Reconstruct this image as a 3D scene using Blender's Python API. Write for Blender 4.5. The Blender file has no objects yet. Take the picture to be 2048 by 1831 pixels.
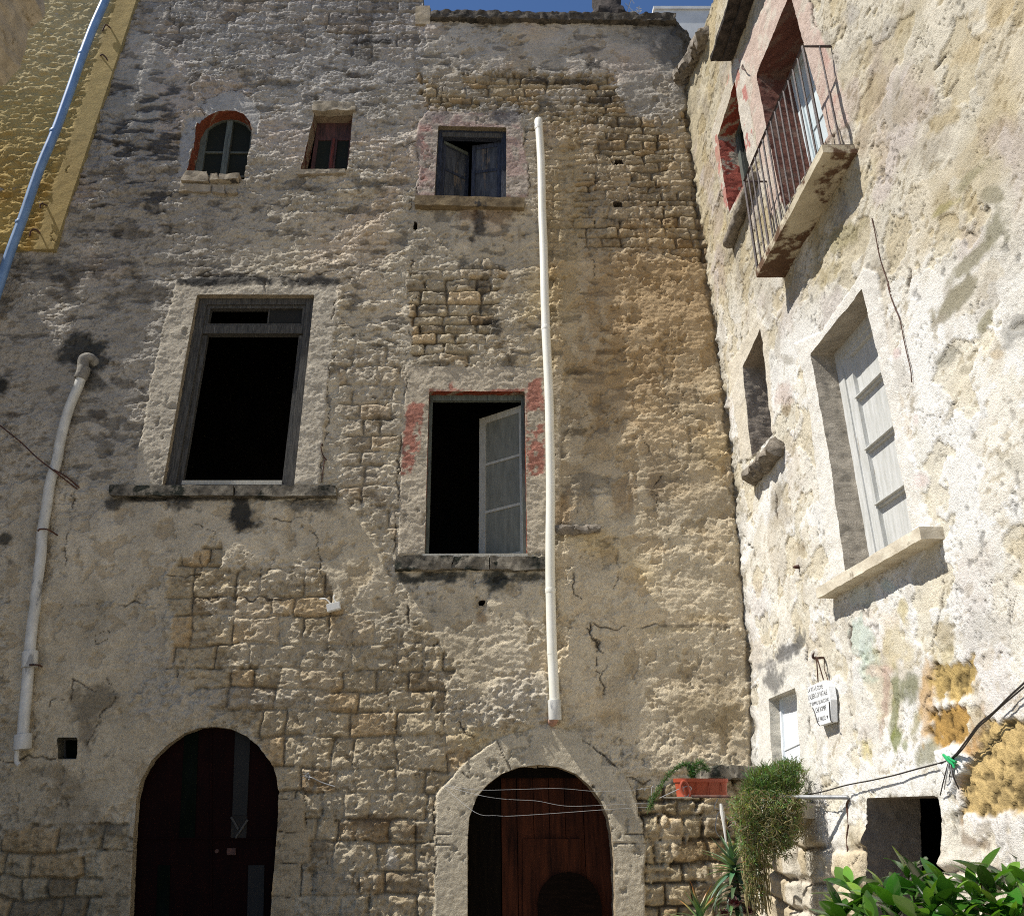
import bpy, bmesh, math, random
import numpy as np
from mathutils import Vector, Matrix

# ------------------------------------------------------------------ camera, sky, sun, exposure
scene = bpy.context.scene
COL = scene.collection
F, PX, PY = 1659.7, 957.6, 915.4          # focal length and principal point, in photo pixels (2048 wide)
TH = math.atan(675.0 / 1650.0)            # upward pitch
CT, ST = math.cos(TH), math.sin(TH)
DIST, EYE = 9.5, 1.6                      # camera distance from the facade, eye height
cam_d = bpy.data.cameras.new("camera")
cam = bpy.data.objects.new("camera", cam_d)
COL.objects.link(cam)
cam.location = (0, -DIST, EYE)
cam.rotation_euler = (math.pi / 2 + TH, 0, 0)
cam_d.sensor_width = 36
cam_d.lens = 36 * F / 2048
cam_d.shift_x = (1024 - PX) / 2048
cam_d.clip_end = 3000
scene.camera = cam

SUN = Vector((0.56, 0.085, -0.83)).normalized()      # direction the light travels
sun_el = math.asin(-SUN.z)
sun_az = math.atan2(-SUN.x, -SUN.y)
world = bpy.data.worlds.new("World")
scene.world = world
world.use_nodes = True
wn = world.node_tree
bg = wn.nodes["Background"]
sky = wn.nodes.new("ShaderNodeTexSky")
sky.sky_type = 'NISHITA'
sky.sun_disc = False
sky.sun_elevation = sun_el
sky.sun_rotation = sun_az % (2 * math.pi)
sky.air_density = 1.0
sky.dust_density = 0.1
sky.altitude = 900
sky.ozone_density = 9.0
wn.links.new(sky.outputs[0], bg.inputs[0])
bg.inputs[1].default_value = 0.09
sl = bpy.data.lights.new("sun", 'SUN')
sl.energy = 5.0
sl.angle = math.radians(0.5)
sl.color = (1.0, 0.965, 0.90)
so = bpy.data.objects.new("sun", sl)
COL.objects.link(so)
so.location = (-20, -2, 30)
so.rotation_euler = SUN.to_track_quat('-Z', 'Y').to_euler()
scene.view_settings.view_transform = 'Standard'
scene.view_settings.look = 'None'
scene.view_settings.exposure = 0.55
scene.cycles.filter_width = 1.05
scene.cycles.use_denoising = False
scene.view_settings.gamma = 1

# ------------------------------------------------------------------ layout: photo pixels onto real planes
ZXR = np.array([-1.0, 0.5, 1.7, 2.5, 4.3, 6.7, 9.0, 14.0])
XXR = np.array([2.80, 2.85, 2.93, 3.02, 3.12, 3.15, 3.12, 3.16])   # the side wall's batter
def xr(z): return np.interp(z, ZXR, XXR)
def ray(X, Y):
    cx = (X - PX) / F; cy = (PY - Y) / F
    return (cx, CT - cy * ST, ST + cy * CT)
def B(X, Y, y=0.0):
    r = ray(X, Y); t = (DIST + y) / r[1]
    return Vector((r[0] * t, y, EYE + r[2] * t))
def R(X, Y, d=0.0):
    r = ray(X, Y); x = 3.0
    for _ in range(8):
        t = x / r[0]; z = EYE + r[2] * t
        x = float(xr(z)) - d
    t = x / r[0]
    return Vector((x, -DIST + r[1] * t, EYE + r[2] * t))
def project(x, y, z):
    yy = y + DIST; zz = z - EYE
    dep = np.maximum(yy * CT + zz * ST, 0.2)
    return PX + F * x / dep, PY - F * (-yy * ST + zz * CT) / dep
CROP = dict(full=(0, 0, .99414), a=(0, 0, 2.844), b=(680, 0, 2.844), c=(1348, 0, 2.844), d=(0, 520, 2.527), e=(680, 600, 2.483),
            f=(1400, 560, 2.6), g=(0, 1200, 2.884), h=(680, 1200, 2.884), i=(1248, 1200, 2.545), s=(1580, 1300, 9.1),
            p=(1280, 1480, 4.627), t=(800, 0, 2.909), bal=(1430, 0, 3.138), arch=(350, 180, 5.09), leaf=(1640, 1640, 4.99),
            win=(820, 220, 7.27))
def px(k, *pts):
    ox, oy, s = CROP[k]
    return [(ox + x / s, oy + y / s) for x, y in pts]
def p1(k, x, y): return px(k, (x, y))[0]

# ------------------------------------------------------------------ noise
_rng = np.random.default_rng(7)
_TAB = _rng.random((16, 256, 256)).astype(np.float32) * 2 - 1
def vn(x, y, seed=0):
    x = x + seed * 17.31; y = y + seed * 9.73
    xf = np.floor(x); yf = np.floor(y)
    xi = xf.astype(np.int64) & 255; yi = yf.astype(np.int64) & 255
    fx = (x - xf); fy = (y - yf)
    fx = fx * fx * (3 - 2 * fx); fy = fy * fy * (3 - 2 * fy)
    T = _TAB[seed % 16]
    x1 = (xi + 1) & 255; y1 = (yi + 1) & 255
    a = T[xi, yi]; b = T[x1, yi]; c_ = T[xi, y1]; d = T[x1, y1]
    return (a + (b - a) * fx) * (1 - fy) + (c_ + (d - c_) * fx) * fy
def fbm(x, y, octs=4, seed=0, gain=.5):
    s = 0; a = 1; tot = 0
    for o in range(octs):
        s = s + a * vn(x, y, seed + o * 3); tot += a
        ca, sa = .8, .6
        x, y = (x * ca - y * sa) * 2.03, (x * sa + y * ca) * 2.03
        a *= gain
    return s / tot
def ridged(x, y, octs=4, seed=0):
    s = 0; a = 1; tot = 0
    for o in range(octs):
        s = s + a * (1 - 2 * np.abs(vn(x, y, seed + o * 5))); tot += a
        x, y = x * 2.07 + 3.1, y * 2.07 + 1.7; a *= .5
    return s / tot
def sst(a, b, x):
    t = np.clip((x - a) / (b - a), 0, 1); return t * t * (3 - 2 * t)
def sd_poly(Xa, Ya, poly, closest=False):
    """signed distance to a polygon, negative inside"""
    P = np.asarray(poly, float); n = len(P)
    best = np.full(Xa.shape, 1e18); inside = np.zeros(Xa.shape, bool)
    cxb = np.zeros(Xa.shape); cyb = np.zeros(Xa.shape)
    for k in range(n):
        x0, y0 = P[k]; x1, y1 = P[(k + 1) % n]
        ex, ey = x1 - x0, y1 - y0; L = ex * ex + ey * ey + 1e-12
        t = np.clip(((Xa - x0) * ex + (Ya - y0) * ey) / L, 0, 1)
        qx = x0 + t * ex; qy = y0 + t * ey
        dd = (Xa - qx) ** 2 + (Ya - qy) ** 2
        if closest:
            m = dd < best; cxb[m] = qx[m]; cyb[m] = qy[m]
        best = np.minimum(best, dd)
        if y0 != y1:
            cond = ((y0 > Ya) != (y1 > Ya)) & (Xa < (x1 - x0) * (Ya - y0) / (y1 - y0) + x0)
            inside ^= cond
    d = np.sqrt(best); d = np.where(inside, -d, d)
    return (d, cxb, cyb) if closest else d
def d_line(Xa, Ya, pts):
    best = np.full(Xa.shape, 1e18)
    for (x0, y0), (x1, y1) in zip(pts[:-1], pts[1:]):
        ex, ey = x1 - x0, y1 - y0; L = ex * ex + ey * ey + 1e-12
        t = np.clip(((Xa - x0) * ex + (Ya - y0) * ey) / L, 0, 1)
        best = np.minimum(best, (Xa - x0 - t * ex) ** 2 + (Ya - y0 - t * ey) ** 2)
    return np.sqrt(best)
def masonry(u, z, ch, sw, seed, jit=.3, warp=.02):
    """irregular coursed stones: distance to the nearest joint (m) and two random numbers per stone"""
    rg = np.random.default_rng(seed)
    uu = u + warp * fbm(u * 2.3, z * 2.3, 3, seed % 11) + .012 * fbm(u * 11, z * 11, 2, 5)
    zz = z + warp * fbm(u * 1.7 + 5, z * 2.9, 3, seed % 7 + 3) + .012 * fbm(u * 9 + 4, z * 11, 2, 8)
    z0 = float(zz.min()) - 1; n = int((float(zz.max()) - z0 + 2) / (ch * (1 - jit))) + 3
    edges = z0 + np.cumsum(ch * (1 + jit * (rg.random(n) * 2 - 1)))
    r = np.clip(np.searchsorted(edges, zz) - 1, 0, n - 2)
    dz = np.minimum(zz - edges[r], edges[r + 1] - zz)
    du = np.full(u.shape, 9.0); r1 = np.zeros(u.shape); r2 = np.zeros(u.shape); tu = np.zeros(u.shape)
    u0 = float(uu.min()) - 1; span = float(uu.max()) - u0 + 2
    for k in np.unique(r):
        m = r == k
        w = sw * (.55 + .9 * rg.random(int(span / (sw * .55)) + 3))
        e = u0 - rg.random() * sw + np.cumsum(w)
        j = np.clip(np.searchsorted(e, uu[m]) - 1, 0, len(e) - 2)
        du[m] = np.minimum(uu[m] - e[j], e[j + 1] - uu[m])
        a1 = rg.random(len(e)); a2 = rg.random(len(e))
        r1[m] = a1[j]; r2[m] = a2[j]; tu[m] = (uu[m] - e[j]) / (e[j + 1] - e[j]) - .5
    d = np.minimum(dz, du)
    rr = .03
    d = np.where((dz < rr) & (du < rr), rr - np.hypot(rr - dz, rr - du), d)
    return d, r1, r2, tu

# ------------------------------------------------------------------ materials
def nt(name):
    m = bpy.data.materials.new(name); m.use_nodes = True
    return m, m.node_tree, m.node_tree.nodes["Principled BSDF"]
def N(t, typ, **kw):
    n = t.nodes.new(typ)
    for k, v in kw.items():
        if k.startswith('i_'): n.inputs[k[2:].replace('_', ' ')].default_value = v
        else: setattr(n, k, v)
    return n
def wall_material(name, bump=.5, scale=34, rough=.95, dist=.012, stretch=(1, 1, 1)):
    m, t, b = nt(name)
    at = N(t, "ShaderNodeAttribute", attribute_name="albedo")
    co = N(t, "ShaderNodeTexCoord")
    mp = N(t, "ShaderNodeMapping"); mp.inputs['Scale'].default_value = stretch
    t.links.new(co.outputs['Object'], mp.inputs[0])
    n1 = N(t, "ShaderNodeTexNoise", i_Scale=scale, i_Detail=8.0, i_Roughness=.65)
    n2 = N(t, "ShaderNodeTexNoise", i_Scale=scale * 3.3, i_Detail=5.0, i_Roughness=.6)
    v = N(t, "ShaderNodeTexVoronoi", i_Scale=scale * 1.9)
    for n in (n1, n2, v): t.links.new(mp.outputs[0], n.inputs['Vector'])
    ad = N(t, "ShaderNodeMath", operation='ADD'); t.links.new(n1.outputs[0], ad.inputs[0]); t.links.new(n2.outputs[0], ad.inputs[1])
    mr = N(t, "ShaderNodeMapRange", i_From_Min=.6, i_From_Max=1.4, i_To_Min=.66, i_To_Max=1.3)
    t.links.new(ad.outputs[0], mr.inputs[0])
    mx = N(t, "ShaderNodeMix", data_type='RGBA', blend_type='MULTIPLY'); mx.inputs[0].default_value = 1
    t.links.new(at.outputs['Color'], mx.inputs[6]); t.links.new(mr.outputs[0], mx.inputs[7])
    t.links.new(mx.outputs[2], b.inputs['Base Color'])
    a2 = N(t, "ShaderNodeMath", operation='MULTIPLY_ADD'); a2.inputs[1].default_value = .25
    t.links.new(v.outputs['Distance'], a2.inputs[0]); t.links.new(ad.outputs[0], a2.inputs[2])
    bp = N(t, "ShaderNodeBump"); bp.inputs['Strength'].default_value = bump; bp.inputs['Distance'].default_value = dist
    t.links.new(a2.outputs[0], bp.inputs['Height']); t.links.new(bp.outputs[0], b.inputs['Normal'])
    b.inputs['Roughness'].default_value = rough
    b.inputs['Specular IOR Level'].default_value = .15
    return m
def simple(name, c1, c2=None, scale=8, rough=.7, bump=0.0, stretch=(1, 1, 1), spec=.3, metal=0, detail=6, lo=.35, hi=.65, c3=None, p3=.62):
    """two (or three) tone noise paint / stone / wood"""
    m, t, b = nt(name)
    c2 = c2 or tuple(x * .75 for x in c1)
    co = N(t, "ShaderNodeTexCoord")
    mp = N(t, "ShaderNodeMapping"); mp.inputs['Scale'].default_value = stretch
    t.links.new(co.outputs['Object'], mp.inputs[0])
    n1 = N(t, "ShaderNodeTexNoise", i_Scale=scale, i_Detail=detail, i_Roughness=.65)
    t.links.new(mp.outputs[0], n1.inputs['Vector'])
    rp = N(t, "ShaderNodeValToRGB")
    rp.color_ramp.elements[0].position = lo; rp.color_ramp.elements[0].color = (*c2, 1)
    rp.color_ramp.elements[1].position = hi; rp.color_ramp.elements[1].color = (*c1, 1)
    t.links.new(n1.outputs[0], rp.inputs[0])
    out = rp.outputs[0]
    if c3:
        n3 = N(t, "ShaderNodeTexNoise", i_Scale=scale * .45, i_Detail=7.0, i_Roughness=.7)
        t.links.new(mp.outputs[0], n3.inputs['Vector'])
        mr = N(t, "ShaderNodeMapRange", i_From_Min=p3 - .03, i_From_Max=p3 + .03)
        t.links.new(n3.outputs[0], mr.inputs[0])
        mx = N(t, "ShaderNodeMix", data_type='RGBA')
        t.links.new(mr.outputs[0], mx.inputs[0]); t.links.new(out, mx.inputs[6]); mx.inputs[7].default_value = (*c3, 1)
        out = mx.outputs[2]
    t.links.new(out, b.inputs['Base Color'])
    b.inputs['Roughness'].default_value = rough; b.inputs['Specular IOR Level'].default_value = spec; b.inputs['Metallic'].default_value = metal
    if bump:
        n2 = N(t, "ShaderNodeTexNoise", i_Scale=scale * 2.5, i_Detail=6.0, i_Roughness=.7)
        t.links.new(mp.outputs[0], n2.inputs['Vector'])
        bp = N(t, "ShaderNodeBump"); bp.inputs['Strength'].default_value = bump; bp.inputs['Distance'].default_value = .02
        t.links.new(n2.outputs[0], bp.inputs['Height']); t.links.new(bp.outputs[0], b.inputs['Normal'])
    return m
def leaf_material(name, rough=.4, trans=.25, spec=.4):
    m, t, b = nt(name)
    at = N(t, "ShaderNodeAttribute", attribute_name="albedo")
    t.links.new(at.outputs['Color'], b.inputs['Base Color'])
    b.inputs['Roughness'].default_value = rough; b.inputs['Specular IOR Level'].default_value = spec
    tr = N(t, "ShaderNodeBsdfTranslucent"); mul = N(t, "ShaderNodeMix", data_type='RGBA', blend_type='MULTIPLY'); mul.inputs[0].default_value = 1
    t.links.new(at.outputs['Color'], mul.inputs[6]); mul.inputs[7].default_value = (1.6, 1.7, .6, 1)
    t.links.new(mul.outputs[2], tr.inputs[0])
    ms = N(t, "ShaderNodeMixShader"); ms.inputs[0].default_value = trans
    out = t.nodes["Material Output"]
    t.links.new(b.outputs[0], ms.inputs[1]); t.links.new(tr.outputs[0], ms.inputs[2]); t.links.new(ms.outputs[0], out.inputs[0])
    return m
M = {}
M['wall_back'] = wall_material("weathered_masonry", bump=.85, scale=30, dist=.014)
M['wall_side'] = wall_material("limewashed_plaster", bump=.8, scale=44, dist=.010)
M['stucco'] = wall_material("yellow_stucco", bump=.6, scale=26, dist=.014, stretch=(1, 1, 1.9))
M['trim'] = simple("trim_limestone", (.42, .36, .27), (.24, .20, .14), 7, .95, .6, spec=.1, c3=(.06, .055, .05), p3=.60)
M['trim_pale'] = simple('pale_carved_limestone', (.50, .43, .32), (.34, .29, .21), 6, .95, .6, spec=.1, c3=(.22, .17, .10), p3=.6)
M['sill_black'] = simple("lichened_sill_stone", (.26, .23, .18), (.06, .055, .045), 6, .95, .8, spec=.1, c3=(.025, .028, .022), p3=.53)
M['sill_ochre'] = simple("ochre_sill_stone", (.25, .19, .11), (.12, .09, .055), 7, .95, .6, spec=.1, c3=(.05, .045, .04), p3=.62)
M['sill_white'] = simple("whitewashed_sill_stone", (.66, .60, .48), (.48, .42, .32), 6, .95, .5, spec=.1, c3=(.26, .22, .16), p3=.64)
M['sill_rock'] = simple("grey_rock", (.30, .26, .21), (.13, .11, .085), 14, .95, 1.0, spec=.1)
M['coping'] = simple("lichened_coping_stone", (.15, .13, .105), (.035, .033, .03), 9, .98, 1.0, spec=.05, c3=(.22, .19, .13), p3=.66)
M['slab'] = simple("balcony_limestone", (.52, .46, .34), (.36, .31, .22), 5, .95, .5, spec=.1, c3=(.11, .065, .04), p3=.51)
M['dressed'] = simple("dressed_limestone", (.43, .36, .26), (.29, .235, .155), 5, .92, .5, spec=.12, c3=(.20, .15, .09), p3=.63)
M['wood_dark'] = simple("weathered_dark_wood", (.10, .095, .085), (.035, .034, .032), 9, .85, .5, (7, 7, .7), .15, c3=(.22, .21, .19), p3=.66)
M['wood_navy'] = simple("blackened_blue_wood", (.045, .052, .075), (.010, .012, .018), 9, .7, .4, (6, 6, .8), .25, c3=(.20, .20, .20), p3=.69)
M['wood_bluegrey'] = simple("worn_blue_grey_panel", (.075, .08, .09), (.022, .024, .028), 5, .7, .3, (3, 3, .6), .25, c3=(.13, .10, .07), p3=.6)
M['wood_green'] = simple("grey_green_painted_wood", (.13, .145, .12), (.06, .066, .055), 8, .7, .3, (5, 5, .8), .25)
M['wood_grey'] = simple("grey_green_shutter_paint", (.21, .205, .165), (.14, .138, .11), 6, .75, .25, (3, 3, .7), .25)
M['wood_grey_light'] = simple("pale_grey_stile_paint", (.48, .455, .385), (.33, .315, .265), 8, .75, .3, (5, 5, .7), .25)
M['wood_white'] = simple("peeling_white_paint", (.55, .55, .53), (.42, .42, .39), 6, .6, .3, (4, 4, .6), .3, c3=(.33, .30, .25), p3=.68)
M['wood_white_clean'] = simple("flat_white_panel", (.74, .76, .77), (.66, .69, .70), 3, .55, .1, spec=.3)
M['wood_bluewhite'] = simple("pale_blue_white_paint", (.60, .66, .67), (.45, .51, .52), 4, .55, .2, (3, 3, .7), .3)
M['wood_red'] = simple("dull_red_wood", (.16, .035, .022), (.055, .022, .018), 8, .75, .4, (5, 5, .7), .2)
M['wood_redbrown'] = simple("red_brown_shutter", (.10, .045, .04), (.035, .022, .020), 6, .75, .4, (4, 4, .7), .2)
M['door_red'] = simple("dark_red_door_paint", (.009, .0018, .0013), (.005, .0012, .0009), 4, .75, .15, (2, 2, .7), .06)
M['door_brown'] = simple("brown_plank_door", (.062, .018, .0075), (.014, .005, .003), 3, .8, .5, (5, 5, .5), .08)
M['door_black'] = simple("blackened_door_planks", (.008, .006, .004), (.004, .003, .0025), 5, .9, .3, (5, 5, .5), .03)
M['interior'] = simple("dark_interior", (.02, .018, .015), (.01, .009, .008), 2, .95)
def glass(name, c, rough=.3):
    m, t, b = nt(name); n = N(t, "ShaderNodeTexNoise", i_Scale=3.0, i_Detail=4.0)
    mr = N(t, "ShaderNodeMapRange", i_To_Min=rough * .6, i_To_Max=rough * 2.5); t.links.new(n.outputs[0], mr.inputs[0]); t.links.new(mr.outputs[0], b.inputs['Roughness'])
    b.inputs['Base Color'].default_value = (*c, 1); b.inputs['Specular IOR Level'].default_value = .07
    return m
M['glass_dark'] = glass("dark_dusty_glass", (.016, .018, .014), .5)
M['glass_grey'] = glass("grey_dusty_glass", (.022, .022, .021), .6)
M['glass_green'] = glass("dark_green_glass", (.002, .004, .002), .6)
M['pvc'] = simple("white_pvc", (.80, .78, .70), (.72, .69, .58), 3, .38, .05, spec=.45)
M['pvc_old'] = simple("stained_white_pvc", (.62, .61, .56), (.44, .43, .39), 6, .5, .15, (2, 2, .8), .35, c3=(.26, .26, .25), p3=.61)
M['pipe_cement'] = simple('cement_smeared_pipe', (.30, .28, .24), (.15, .14, .125), 12, .95, .8, spec=.1)
M['pink_clay'] = simple("pink_clay_spout", (.50, .32, .24), (.36, .2, .14), 9, .8, .4)
M['blue_pipe'] = simple("blue_painted_pipe", (.20, .33, .55), (.12, .21, .38), 4, .42, .1, (2, 2, .7), .45)
M['iron'] = simple("rusty_iron", (.11, .05, .035), (.035, .02, .016), 20, .8, .5)
M['iron_dark'] = simple("dark_iron_railing", (.075, .045, .038), (.03, .021, .019), 20, .6, .3, spec=.35)
M['steel'] = simple("galvanised_steel", (.50, .51, .52), (.35, .36, .37), 12, .4, .1, metal=.7)
M['terracotta'] = simple("orange_plastic", (.36, .068, .03), (.26, .05, .024), 5, .45, .05, spec=.4)
M['terracotta_in'] = simple("dark_potting_soil", (.05, .035, .02), (.02, .015, .01), 20, .95, 1.0)
M['cable'] = simple("black_cable", (.035, .03, .028), (.02, .018, .017), 10, .6)
M['cord_brown'] = simple("brown_cord", (.10, .05, .035), (.06, .03, .02), 10, .8)
M['line'] = simple("pale_clothesline", (.36, .36, .35), (.25, .25, .25), 10, .6)
M['white_plastic'] = simple("white_plastic", (.74, .73, .68), (.64, .62, .56), 6, .45, spec=.4)
M['green_plastic'] = simple("green_plastic_tie", (.02, .36, .12), (.015, .28, .09), 8, .4, spec=.4)
M['tablet'] = simple("white_painted_tablet", (.76, .76, .75), (.64, .65, .65), 20, .7, .3)
M['ink'] = simple("black_paint_lettering", (.03, .03, .035), (.02, .02, .02), 10, .7)
M['tile_dark'] = simple("dark_lichened_roof_tile", (.09, .075, .065), (.03, .027, .025), 10, .95, .8, spec=.05)
M['far_white'] = simple("far_white_plaster", (.62, .62, .60), (.50, .50, .48), 2, .9, .2)
M['roofing'] = simple("flat_roof_screed", (.3, .27, .22), (.2, .18, .15), 2, .95, .3)
M['paving'] = simple("pale_stone_paving", (.38, .33, .25), (.25, .21, .16), 3, .9, .4)
M['bark'] = simple("plant_stem", (.17, .14, .07), (.09, .07, .035), 20, .85, .5)
M['dry_stem'] = simple("dry_tendril", (.26, .22, .10), (.14, .12, .05), 20, .85)
M['leaf_gloss'] = leaf_material("glossy_leaf", .17, .16, .6)
M['leaf_fern'] = leaf_material("fine_leaf", .55, .3, .25)
M['leaf_aloe'] = leaf_material("succulent_leaf", .42, .08, .4)
M['aluminium'] = simple("pale_aluminium", (.75, .75, .75), (.6, .6, .6), 8, .4, metal=.4)

# ------------------------------------------------------------------ mesh helpers
class MB:
    def __init__(s): s.v = []; s.f = []; s.c = []
    def add(s, vs, fs, col=None):
        o = len(s.v); s.v += [tuple(v) for v in vs]; s.f += [tuple(i + o for i in f) for f in fs]
        s.c += [col or (1, 1, 1)] * len(vs)
    def box8(s, P):
        s.add(P, [(0, 1, 2, 3), (7, 6, 5, 4), (0, 4, 5, 1), (1, 5, 6, 2), (2, 6, 7, 3), (3, 7, 4, 0)])
    def box(s, x0, x1, y0, y1, z0, z1):
        s.box8([(x0, y0, z0), (x1, y0, z0), (x1, y1, z0), (x0, y1, z0), (x0, y0, z1), (x1, y0, z1), (x1, y1, z1), (x0, y1, z1)])
    def qbox(s, f, a0, a1, b0, b1, d0, d1):
        s.box8([f(a0, b0, d0), f(a1, b0, d0), f(a1, b0, d1), f(a0, b0, d1), f(a0, b1, d0), f(a1, b1, d0), f(a1, b1, d1), f(a0, b1, d1)])
    def tube(s, pts, r, n=8, cap=True):
        pts = [Vector(p) for p in pts]; rs = r if isinstance(r, (list, tuple)) else [r] * len(pts)
        up = None; rings = []
        for i, p in enumerate(pts):
            d = (pts[min(i + 1, len(pts) - 1)] - pts[max(i - 1, 0)])
            if d.length < 1e-9: d = Vector((0, 0, 1))
            d.normalize()
            if up is None: up = d.orthogonal().normalized()
            up = (up - d * up.dot(d))
            if up.length < 1e-6: up = d.orthogonal()
            up.normalize(); w = d.cross(up)
            rings.append([p + (up * math.cos(2 * math.pi * k / n) + w * math.sin(2 * math.pi * k / n)) * rs[i] for k in range(n)])
        vs = [q for rg in rings for q in rg]; fs = []
        for i in range(len(pts) - 1):
            for k in range(n):
                fs.append((i * n + k, i * n + (k + 1) % n, (i + 1) * n + (k + 1) % n, (i + 1) * n + k))
        if cap:
            fs.append(tuple(range(n - 1, -1, -1))); fs.append(tuple((len(pts) - 1) * n + k for k in range(n)))
        s.add(vs, fs)
    def build(s, name, mat, parent=None, smooth=False, colors=False):
        me = bpy.data.meshes.new(name)
        me.from_pydata(s.v, [], s.f); me.materials.append(M[mat])
        if colors:
            a = me.color_attributes.new("albedo", 'FLOAT_COLOR', 'POINT')
            a.data.foreach_set('color', np.array([(*c, 1) for c in s.c], np.float32).ravel())
        bm = bmesh.new(); bm.from_mesh(me); bmesh.ops.recalc_face_normals(bm, faces=bm.faces); bm.to_mesh(me); bm.free()
        if smooth:
            me.polygons.foreach_set('use_smooth', [True] * len(me.polygons))
            try: me.set_sharp_from_angle(angle=math.radians(40))
            except Exception: pass
        o = bpy.data.objects.new(name, me); COL.objects.link(o)
        if parent is not None: attach(o, parent)
        return o
def attach(o, parent):
    o.parent = parent
    o.matrix_parent_inverse = Matrix.Translation(parent_loc(parent)).inverted()
def parent_loc(p):
    v = Vector(p.location)
    return v if p.parent is None else v
def thing(name, label, cat, loc, group=None):
    e = bpy.data.objects.new(name, None); COL.objects.link(e); e.location = loc; e.empty_display_size = .2
    e['label'] = label; e['category'] = cat
    if group: e['group'] = group
    return e
def tag(o, label, cat, group=None, kind=None):
    o['label'] = label; o['category'] = cat
    if group: o['group'] = group
    if kind: o['kind'] = kind
    return o
def catmull(pts, n=6):
    P = [Vector(p) for p in pts]; out = []
    for i in range(len(P) - 1):
        a = P[max(i - 1, 0)]; b = P[i]; c = P[i + 1]; d = P[min(i + 2, len(P) - 1)]
        for k in range(n):
            t = k / n
            out.append(.5 * ((2 * b) + (c - a) * t + (2 * a - 5 * b + 4 * c - d) * t * t + (3 * b - a - 3 * c + d) * t ** 3))
    out.append(P[-1]); return out
def quad_on(plane, corners):
    """corners BL BR TR TL in photo pixels on a wall; returns f(a, b, depth into the wall)"""
    Q = [(B(*c) if plane == 'back' else R(*c)) for c in corners]
    nin = Vector((0, 1, 0)) if plane == 'back' else Vector((1, 0, 0))
    def f(a, b, d=0.0):
        return (Q[0] * (1 - a) + Q[1] * a) * (1 - b) + (Q[3] * (1 - a) + Q[2] * a) * b + nin * d
    return f
def rough_block(mb, f, a0, a1, b0, b1, d0, d1, na=20, nb=4, nd=4, amp=.012, seed=1, scale=6.0, wear=.0):
    """a box in f-space with a gridded, weathered surface"""
    def grid(fn, n1, n2):
        vs = []; fs = []
        for i in range(n1 + 1):
            for j in range(n2 + 1):
                p = fn(i / n1, j / n2); vs.append(p)
        for i in range(n1):
            for j in range(n2):
                k = i * (n2 + 1) + j; fs.append((k, k + 1, k + n2 + 2, k + n2 + 1))
        return vs, fs
    L = lambda a, b, t: a + (b - a) * t
    faces = [grid(lambda s, t: f(L(a0, a1, s), L(b0, b1, t), d0), na, nb), grid(lambda s, t: f(L(a0, a1, s), L(b0, b1, t), d1), na, nb),
             grid(lambda s, t: f(L(a0, a1, s), b0, L(d0, d1, t)), na, nd), grid(lambda s, t: f(L(a0, a1, s), b1, L(d0, d1, t)), na, nd),
             grid(lambda s, t: f(a0, L(b0, b1, t), L(d0, d1, s)), nd, nb), grid(lambda s, t: f(a1, L(b0, b1, t), L(d0, d1, s)), nd, nb)]
    from mathutils import noise as mn
    off = Vector((seed * 3.7, seed * 1.3, seed * 7.1))
    for vs, fs in faces:
        out = []
        for p in vs:
            q = p * scale + off
            n = mn.noise_vector(q) + mn.noise_vector(q * 2.7) * .5
            out.append(p + n * amp)
        mb.add(out, fs)
def weld(o, d=.0008):
    bm = bmesh.new(); bm.from_mesh(o.data); bmesh.ops.remove_doubles(bm, verts=bm.verts, dist=d)
    bmesh.ops.recalc_face_normals(bm, faces=bm.faces); bm.to_mesh(o.data); bm.free()
    o.data.polygons.foreach_set('use_smooth', [True] * len(o.data.polygons))
    try: o.data.set_sharp_from_angle(angle=math.radians(50))
    except Exception: pass
    return o

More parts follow.
